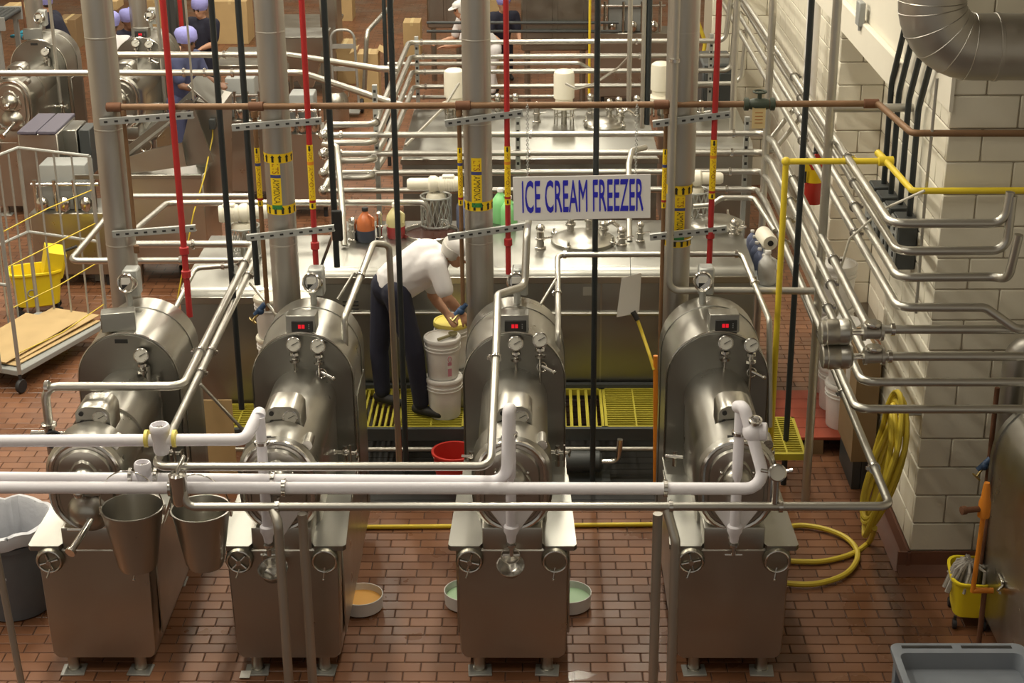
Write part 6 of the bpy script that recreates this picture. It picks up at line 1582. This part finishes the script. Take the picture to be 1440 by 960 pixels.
# inclined chute machine
ych = 15.2
def q3(px, py, Y=ych): return at(px, py, Y=Y)
t = thing('chute_machine', 'steel inclined chute with a deep hopper body, left of the cardboard carton', 'machine', (q3(235, 300).x, ych, 0))
x0, x1 = q3(172, 240).x, q3(262, 235).x
def plate(name, poly, Y, dep, mat, par):
    m = MB(); v0 = [m.bm.verts.new(q3(px, py, Y)) for px, py in poly]; v1 = [m.bm.verts.new(q3(px, py, Y)+V((0, dep, 0))) for px, py in poly]
    m.skin(v0, v1); m.cap(v0); m.cap(v1, True); return m.build(name, mat, par)
zl_ = q3(200, 246).z
MB().bx(x0, q3(284, 240).x, ych, ych+0.75, 0.25, zl_-0.02, 0.01).build('front_box', 'steel', t)
plate('hopper_side', [(172, 246), (172, 224), (214, 210), (256, 201), (262, 234)], ych, 0.03, 'steel', t)
plate('hopper_end', [(262, 234), (256, 201), (270, 142), (300, 228)], ych+0.10, 0.03, 'steel_sheet', t)
plate('side_box', [(276, 250), (276, 142), (311, 150), (312, 300)], ych+0.35, 0.6, 'steel', t)
plate('chute_rail', [(168, 224), (166, 216), (262, 140), (272, 143)], ych+0.06, 0.03, 'steel_sheet', t)
plate('chute_rail', [(196, 205), (194, 199), (268, 128), (276, 133)], ych+0.62, 0.03, 'steel_sheet', t)
A0, A1 = q3(172, 226, ych+0.1), q3(268, 150, ych+0.1); dv = V((0, 0.5, 0))
m = MB(); n_ = [A0, A1, A1+dv, A0+dv]; v0 = [m.bm.verts.new(p_) for p_ in n_]; v1 = [m.bm.verts.new(p_-V((0, 0, 0.02))) for p_ in n_]; m.skin(v0, v1); m.cap(v0); m.cap(v1, True); m.build('chute_floor', 'steel_sheet', t)
MB().box(A1+V((0.10, 0.28, 0.10)), (0.30, 0.60, 0.02), Matrix.Rotation(0.75, 3, 'Y'), 0.004).build('hood_plate', 'steel_sheet', t)
MB().bx(q3(104, 240).x, q3(284, 240).x, ych-0.05, ych-0.02, zl_-0.03, zl_+0.015, 0.005).build('ledge', 'steel_sheet', t)
for sx in (x0+0.05, x1-0.05): MB().cyl((sx, ych+0.1, 0), (sx, ych+0.1, 0.25), 0.03, n=8).build('leg', 'steel', t)
c = q3(299, 174, 15.5); MB().box(c, (0.06, 0.07, 0.10), None, 0.006).build('socket_box', 'panel_dark', t)
pipe('extension_cord', 'yellow cord hanging from a small box by the chute machine', [q3(299, 178, 15.53), q3(299, 192, 15.50), q3(287, 250, 15.1), q3(272, 300, 14.9), (q3(272, 300, 14.9).x-0.2, 14.8, 0.01)], 0.007, 'hose_yellow', 0.1, cat='cord', n=6)
# carton, boxes and worktable further back
def carton(label, px0, px1, pyb, pyt, Y, dep=0.4, mat='cardboard', open_=False, z0=None):
    a, b = at(px0, pyb, Y=Y), at(px1, pyb, Y=Y); zt_ = zat((px0+px1)/2, pyt, Y); zb = max(0.0, a.z) if z0 is None else z0
    t = thing('carton', label, 'box', ((a.x+b.x)/2, Y, zb))
    MB().bx(a.x, b.x, Y, Y+dep, zb, zt_, 0.004).build('box', mat, t)
    MB().bx((a.x+b.x)/2-0.025, (a.x+b.x)/2+0.025, Y-0.002, Y+dep+0.002, zt_-0.05, zt_+0.002).build('tape', 'tag_tan', t)
    if open_:
        for s in (-1, 1): MB().box(((a.x if s < 0 else b.x)+s*0.05, Y+dep/2, zt_+0.03), (0.12, dep, 0.006), Matrix.Rotation(s*0.5, 3, 'Y')).build('flap', mat, t)
    return t
def on_floor(label, px0, px1, pyb, pyt, mat='cardboard', dep=0.4, open_=False):
    Y = at((px0+px1)/2, pyb, Z=0).y; return carton(label, px0, px1, pyb, pyt, Y, dep, mat, open_, 0.0)
on_floor('tall tan carton standing left of the second black pipe', 307, 328, 245, 140, open_=True)
on_floor('open tan carton behind the folding hand truck', 505, 534, 152, 76, 'cardboard', 0.35, True)
on_floor('brown carton on the folding hand truck', 474, 500, 118, 62, 'cardboard')
on_floor('brown carton left of the white clad worker', 568, 592, 80, 32, 'cardboard')
on_floor('tan carton stood far back near the aisle', 477, 496, 30, -8, 'cardboard', 0.5)
on_floor('large tan carton stack far behind the woman in navy', 303, 350, 62, 2, 'cardboard', 0.6)
on_floor('brown carton far back right of the pale shirted worker', 205, 240, 60, 0, 'cardboard', 0.5)
on_floor('brown carton behind the rear freezer at far left', 83, 110, 70, 28, 'cardboard_dark', 0.5)
carton('tan carton on the far left conveyor', 0, 34, 26, 12, 23.5, 0.5)
carton('dark printed carton beyond the middle clad pipe', 686, 702, 32, -4, 24.8, 0.5, z0=0.0)
carton('small tan carton on the far table left of the woman in navy', 145, 165, 14, 2, 23.6, 0.4)
# conveyor at the far left
c0_, c1_ = at(-20, 62, Y=21.5), at(40, 24, Y=23.6)
t = thing('conveyor', 'grey roller conveyor at the far left edge', 'conveyor', (c0_.x, 22.5, 0))
x0, x1 = at(-30, 40, Y=22.5).x, at(36, 40, Y=22.5).x
MB().bx(x0, x1, 21.6, 21.66, 1.25, 1.42).build('side_rail', 'panel_grey', t); MB().bx(x0, x1, 22.4, 22.46, 1.25, 1.42).build('side_rail', 'panel_grey', t)
for k in range(9): x = x0+(x1-x0)*(k+0.5)/9; MB().cyl((x, 21.66, 1.38), (x, 22.4, 1.38), 0.035, n=10).build('roller', 'panel_dark', t)
for x in (x0+0.1, x1-0.1):
    for y in (21.63, 22.43): MB().bx(x-0.03, x+0.03, y-0.03, y+0.03, 0, 1.25).build('leg', 'panel_grey', t)
# far worktable with goods
def table(label, px0, px1, pyf, pyb, z=0.95, mat='steel'):
    a = at(px0, pyf, Z=z); b = at(px1, pyf, Z=z); c = at(px0, pyb, Z=z)
    t = thing('work_table', label, 'table', ((a.x+b.x)/2, a.y, 0)); MB().bx(a.x, b.x, a.y, c.y, z-0.05, z, 0.008).build('top', mat, t)
    for x in (a.x+0.05, b.x-0.05):
        for y in (a.y+0.05, c.y-0.05): MB().cyl((x, y, 0), (x, y, z-0.05), 0.03, n=8).build('leg', mat, t)
    MB().bx(a.x+0.05, b.x-0.05, a.y+0.05, c.y-0.05, 0.25, 0.29).build('shelf', mat, t)
    return t
table('steel worktable in front of the woman in navy', 300, 372, 92, 66)
table('long steel table far behind the hand truck', 372, 470, 42, 20)
def filler(label, px, py, Y, w=0.6, h=0.5, z=0.95, mats=('steel', 'panel_grey', 'bright')):
    c = at(px, py, Y=Y); t = thing('filling_machine', label, 'machine', (c.x, Y, 0)); x = c.x
    MB().bx(x-w/2, x+w/2, Y, Y+0.5, 0.12, z, 0.01).build('base', mats[0], t)
    MB().bx(x-w*0.35, x+w*0.25, Y+0.1, Y+0.4, z, z+h, 0.02, 2).build('head', mats[1], t)
    for k in range(4): MB().cyl((x-w*0.4+w*0.25*k, Y+0.05, z), (x-w*0.4+w*0.25*k, Y+0.05, z+h*0.7), 0.022, n=10).build('column', mats[2], t)
    MB().cyl((x-w*0.45, Y+0.05, z+h*0.6), (x+w*0.42, Y+0.05, z+h*0.6), 0.02, n=10).build('manifold', mats[2], t)
    for k in range(3): MB().lathe([(0.02, 0), (0.05, 0.03), (0.06, 0.10), (0.045, 0.13), (0.02, 0.15)], (x-w*0.3+w*0.28*k, Y-0.02, z+0.02), ZU, 14).build('filler_cup', mats[2], t)
    for sx in (-1, 1): MB().cyl((x+sx*w*0.42, Y+0.06, 0), (x+sx*w*0.42, Y+0.06, 0.13), 0.025, n=8).build('foot', 'rubber', t)
    return t
filler('filling machine with steel columns left of the second clad pipe', 338, 118, 18.0, 0.55, 0.45)
filler('small filling machine right of the second clad pipe', 425, 150, 17.4, 0.45, 0.4)
filler('cluttered filling machine behind the cage cart', 95, 300, 15.2, 0.75, 0.45, 0.75)
filler('steel filling machine by the far wall beyond the sign', 892, 45, 22.5, 1.0, 0.6, 1.0)
t = thing('red_block', 'low red machine guard behind the leftmost clad pipe', 'guard', (at(125, 305, Y=15.4).x, 15.4, 0)); c = at(125, 305, Y=15.3)
MB().bx(c.x-0.14, c.x+0.16, 15.3, 15.5, c.z-0.08, c.z+0.06, 0.02).build('guard', 'red_plastic', t); MB().bx(c.x-0.02, c.x+0.02, 15.36, 15.44, 0, c.z-0.08).build('post', 'panel_grey', t)
# hopper on a stand
hc_ = at(425, 75, Y=19.0); z_ = zat(425, 55, 19.0)
t = thing('steel_hopper', 'square steel hopper tapering down, right of the second clad pipe', 'hopper', (hc_.x, 19.0, 0))
m = MB(); ring0 = [m.bm.verts.new(V((hc_.x+a*0.26, 19.3+b*0.26, z_))) for a, b in ((-1, -1), (1, -1), (1, 1), (-1, 1))]; ring1 = [m.bm.verts.new(V((hc_.x+a*0.24, 19.3+b*0.24, z_-0.15))) for a, b in ((-1, -1), (1, -1), (1, 1), (-1, 1))]; ring2 = [m.bm.verts.new(V((hc_.x+a*0.07, 19.3+b*0.07, z_-0.62))) for a, b in ((-1, -1), (1, -1), (1, 1), (-1, 1))]
m.skin(ring0, ring1); m.skin(ring1, ring2); m.cap(ring0); m.cap(ring2, True); m.build('bin', 'steel', t)
MB().bx(hc_.x-0.28, hc_.x+0.28, 19.02, 19.58, z_, z_+0.02, 0.004).build('cover', 'steel_sheet', t)
for a in (-1, 1):
    for b in (-1, 1): MB().cyl((hc_.x+a*0.22, 19.3+b*0.22, 0), (hc_.x+a*0.22, 19.3+b*0.22, z_-0.1), 0.022, n=8).build('leg', 'steel', t)
# folding hand truck
hc_ = at(488, 160, Z=0.0); y = hc_.y; x = hc_.x
t = thing('hand_truck', 'grey hand truck with a rounded handle standing in the far aisle', 'hand truck', (x, y, 0)); zt_ = zat(488, 42, y)
MB().tube([(x-0.17, y, 0.1), (x-0.17, y, zt_), (x+0.14, y, zt_), (x+0.17, y, 0.1)], 0.018, 0.12, n=10).build('frame', 'galv', t)
for z in (0.35, 0.62, zt_-0.22): MB().bx(x-0.16, x+0.16, y-0.01, y+0.01, z-0.03, z+0.03 if z < 1 else z+0.12).build('slat', 'galv', t)
MB().bx(x-0.19, x+0.19, y-0.22, y, 0.05, 0.065).build('toe_plate', 'galv', t)
for s in (-1, 1): MB().lathe([(0.09, -0.025), (0.10, 0), (0.09, 0.025)], (x+s*0.2, y+0.06, 0.10), (1, 0, 0), 18).build('wheel', 'rubber', t)
# milk can
c = at(475, 178, Z=0.0); t = thing('milk_can', 'steel milk can on the floor beside the hand truck', 'can', c)
MB().lathe([(0.15, 0), (0.16, 0.02), (0.16, 0.36), (0.14, 0.42), (0.095, 0.47), (0.095, 0.52), (0.11, 0.53), (0.11, 0.56), (0.02, 0.58)], c, ZU, 26).build('can', 'steel', t)
for s in (-1, 1): MB().tube([c+V((s*0.10, 0, 0.50)), c+V((s*0.18, 0, 0.49)), c+V((s*0.16, 0, 0.40))], 0.010, 0.03, n=8).build('handle', 'steel', t)
# large grey machines along the back
def cabinet(label, px0, px1, pyt, pyb, Y, dep=1.0, mat='panel_grey', name='machine_cabinet'):
    a, b = at(px0, pyb, Y=Y), at(px1, pyb, Y=Y); zt_ = zat((px0+px1)/2, pyt, Y); zb = max(0.05, a.z)
    t = thing(name, label, 'machine', ((a.x+b.x)/2, Y, 0)); MB().bx(a.x, b.x, Y, Y+dep, zb, zt_, 0.02).build('case', mat, t)
    w_ = (b.x-a.x)
    MB().bx(a.x+w_*0.08, a.x+w_*0.46, Y-0.012, Y, zb+0.08, zt_-0.1, 0.004).build('door', mat, t); MB().bx(a.x+w_*0.54, a.x+w_*0.92, Y-0.012, Y, zb+0.08, zt_-0.1, 0.004).build('door', mat, t)
    for x in (a.x+0.08, b.x-0.08): MB().cyl((x, Y+0.1, 0), (x, Y+0.1, zb), 0.04, n=8).build('leg', mat, t)
    return t
cabinet('wide grey steel cabinet beyond the rear rack, left of the long black pipe', 733, 828, -60, 72, 22.0, 1.2, 'steel_sheet')
cabinet('grey steel cabinet behind the white clad worker', 601, 652, -60, 40, 24.0, 1.0, 'steel_sheet')
cabinet('dark grey cabinet at the far end right of the stepped clad pipe', 985, 1030, 90, 180, 17.75, 0.7, 'panel_dark')
cabinet('grey steel hopper body left of the far aisle', 452, 476, -30, 70, 22.2, 0.6, 'steel')
cabinet('steel cabinet beyond the workers, left of the second clad pipe', 232, 252, -20, 60, 24.5, 0.6, 'panel_dark')
for k, py in enumerate((32, 44)):
    pipe('dark_pipe', '%s of two dark horizontal pipes at the back, left of the sign top' % ('upper', 'lower')[k], [at(600, py, Y=21.95), at(870, py, Y=21.95)], 0.020, 'panel_dark', n=8)
riser('yellow_pipe', 'thin yellow vertical pipe far back beyond the long black pipe', 829, 75, 20.0, 0.016, 'yellow_pipe', zb=0.5)
pipe('yellow_hose', 'yellow hose hanging in loops far back right of the stepped clad pipe', [at(978, 20, Y=18.9), at(992, 60, Y=18.9), at(985, 95, Y=18.9), at(970, 70, Y=18.9), at(968, 30, Y=18.9)], 0.022, 'hose_yellow', 0.2, cat='hose', n=8)
pipe('riser_pipe', 'bent riser right of the rear rack, turning up beside the red pipe', [at(940, 118, Y=17.0), at(1042, 117, Y=17.0), at(1050, 40, Y=17.0)], 0.024, 'pipe_steel', 0.12)
pipe('riser_pipe', 'slim post and elbow rising far back in the aisle left of the rear rack', [at(512, 130, Y=19.0), at(516, 45, Y=19.0), at(548, 10, Y=20.5), at(560, -30, Y=22)], 0.028, 'pipe_steel', 0.1)
pipe('grey_cable', 'grey cable sagging from a drop pipe to the agitator motor', [at(886, 78, Y=15.2), at(870, 95, Y=15.3), at(835, 118, Y=15.6), at(810, 125, Y=15.9), at(796, 118, Y=16.1)], 0.012, 'dull_pipe', 0.15, cat='cable', n=6)
pipe('grey_cable', 'grey cable running diagonally to the motor behind the middle clad pipe', [at(645, 118, Y=16.0), at(625, 150, Y=15.3), at(570, 205, Y=14.2)], 0.014, 'dull_pipe', 0.15, cat='cable', n=6)
# small goods cart behind the left tank
c = at(220, 392, Z=0); t = thing('dolly', 'low wheeled dolly behind the leftmost drum', 'dolly', (c.x, c.y, 0))
MB().bx(c.x-0.30, c.x+0.30, c.y, c.y+0.5, 0.17, 0.21, 0.005).build('deck', 'panel_grey', t)
for sx in (-0.24, 0.24):
    for sy in (0.06, 0.44): MB().lathe([(0.055, -0.016), (0.06, 0), (0.055, 0.016)], (c.x+sx, c.y+sy, 0.06), (1, 0.3, 0), 16).cyl((c.x+sx, c.y+sy, 0.07), (c.x+sx, c.y+sy, 0.17), 0.014, n=8).build('caster', 'rubber', t)
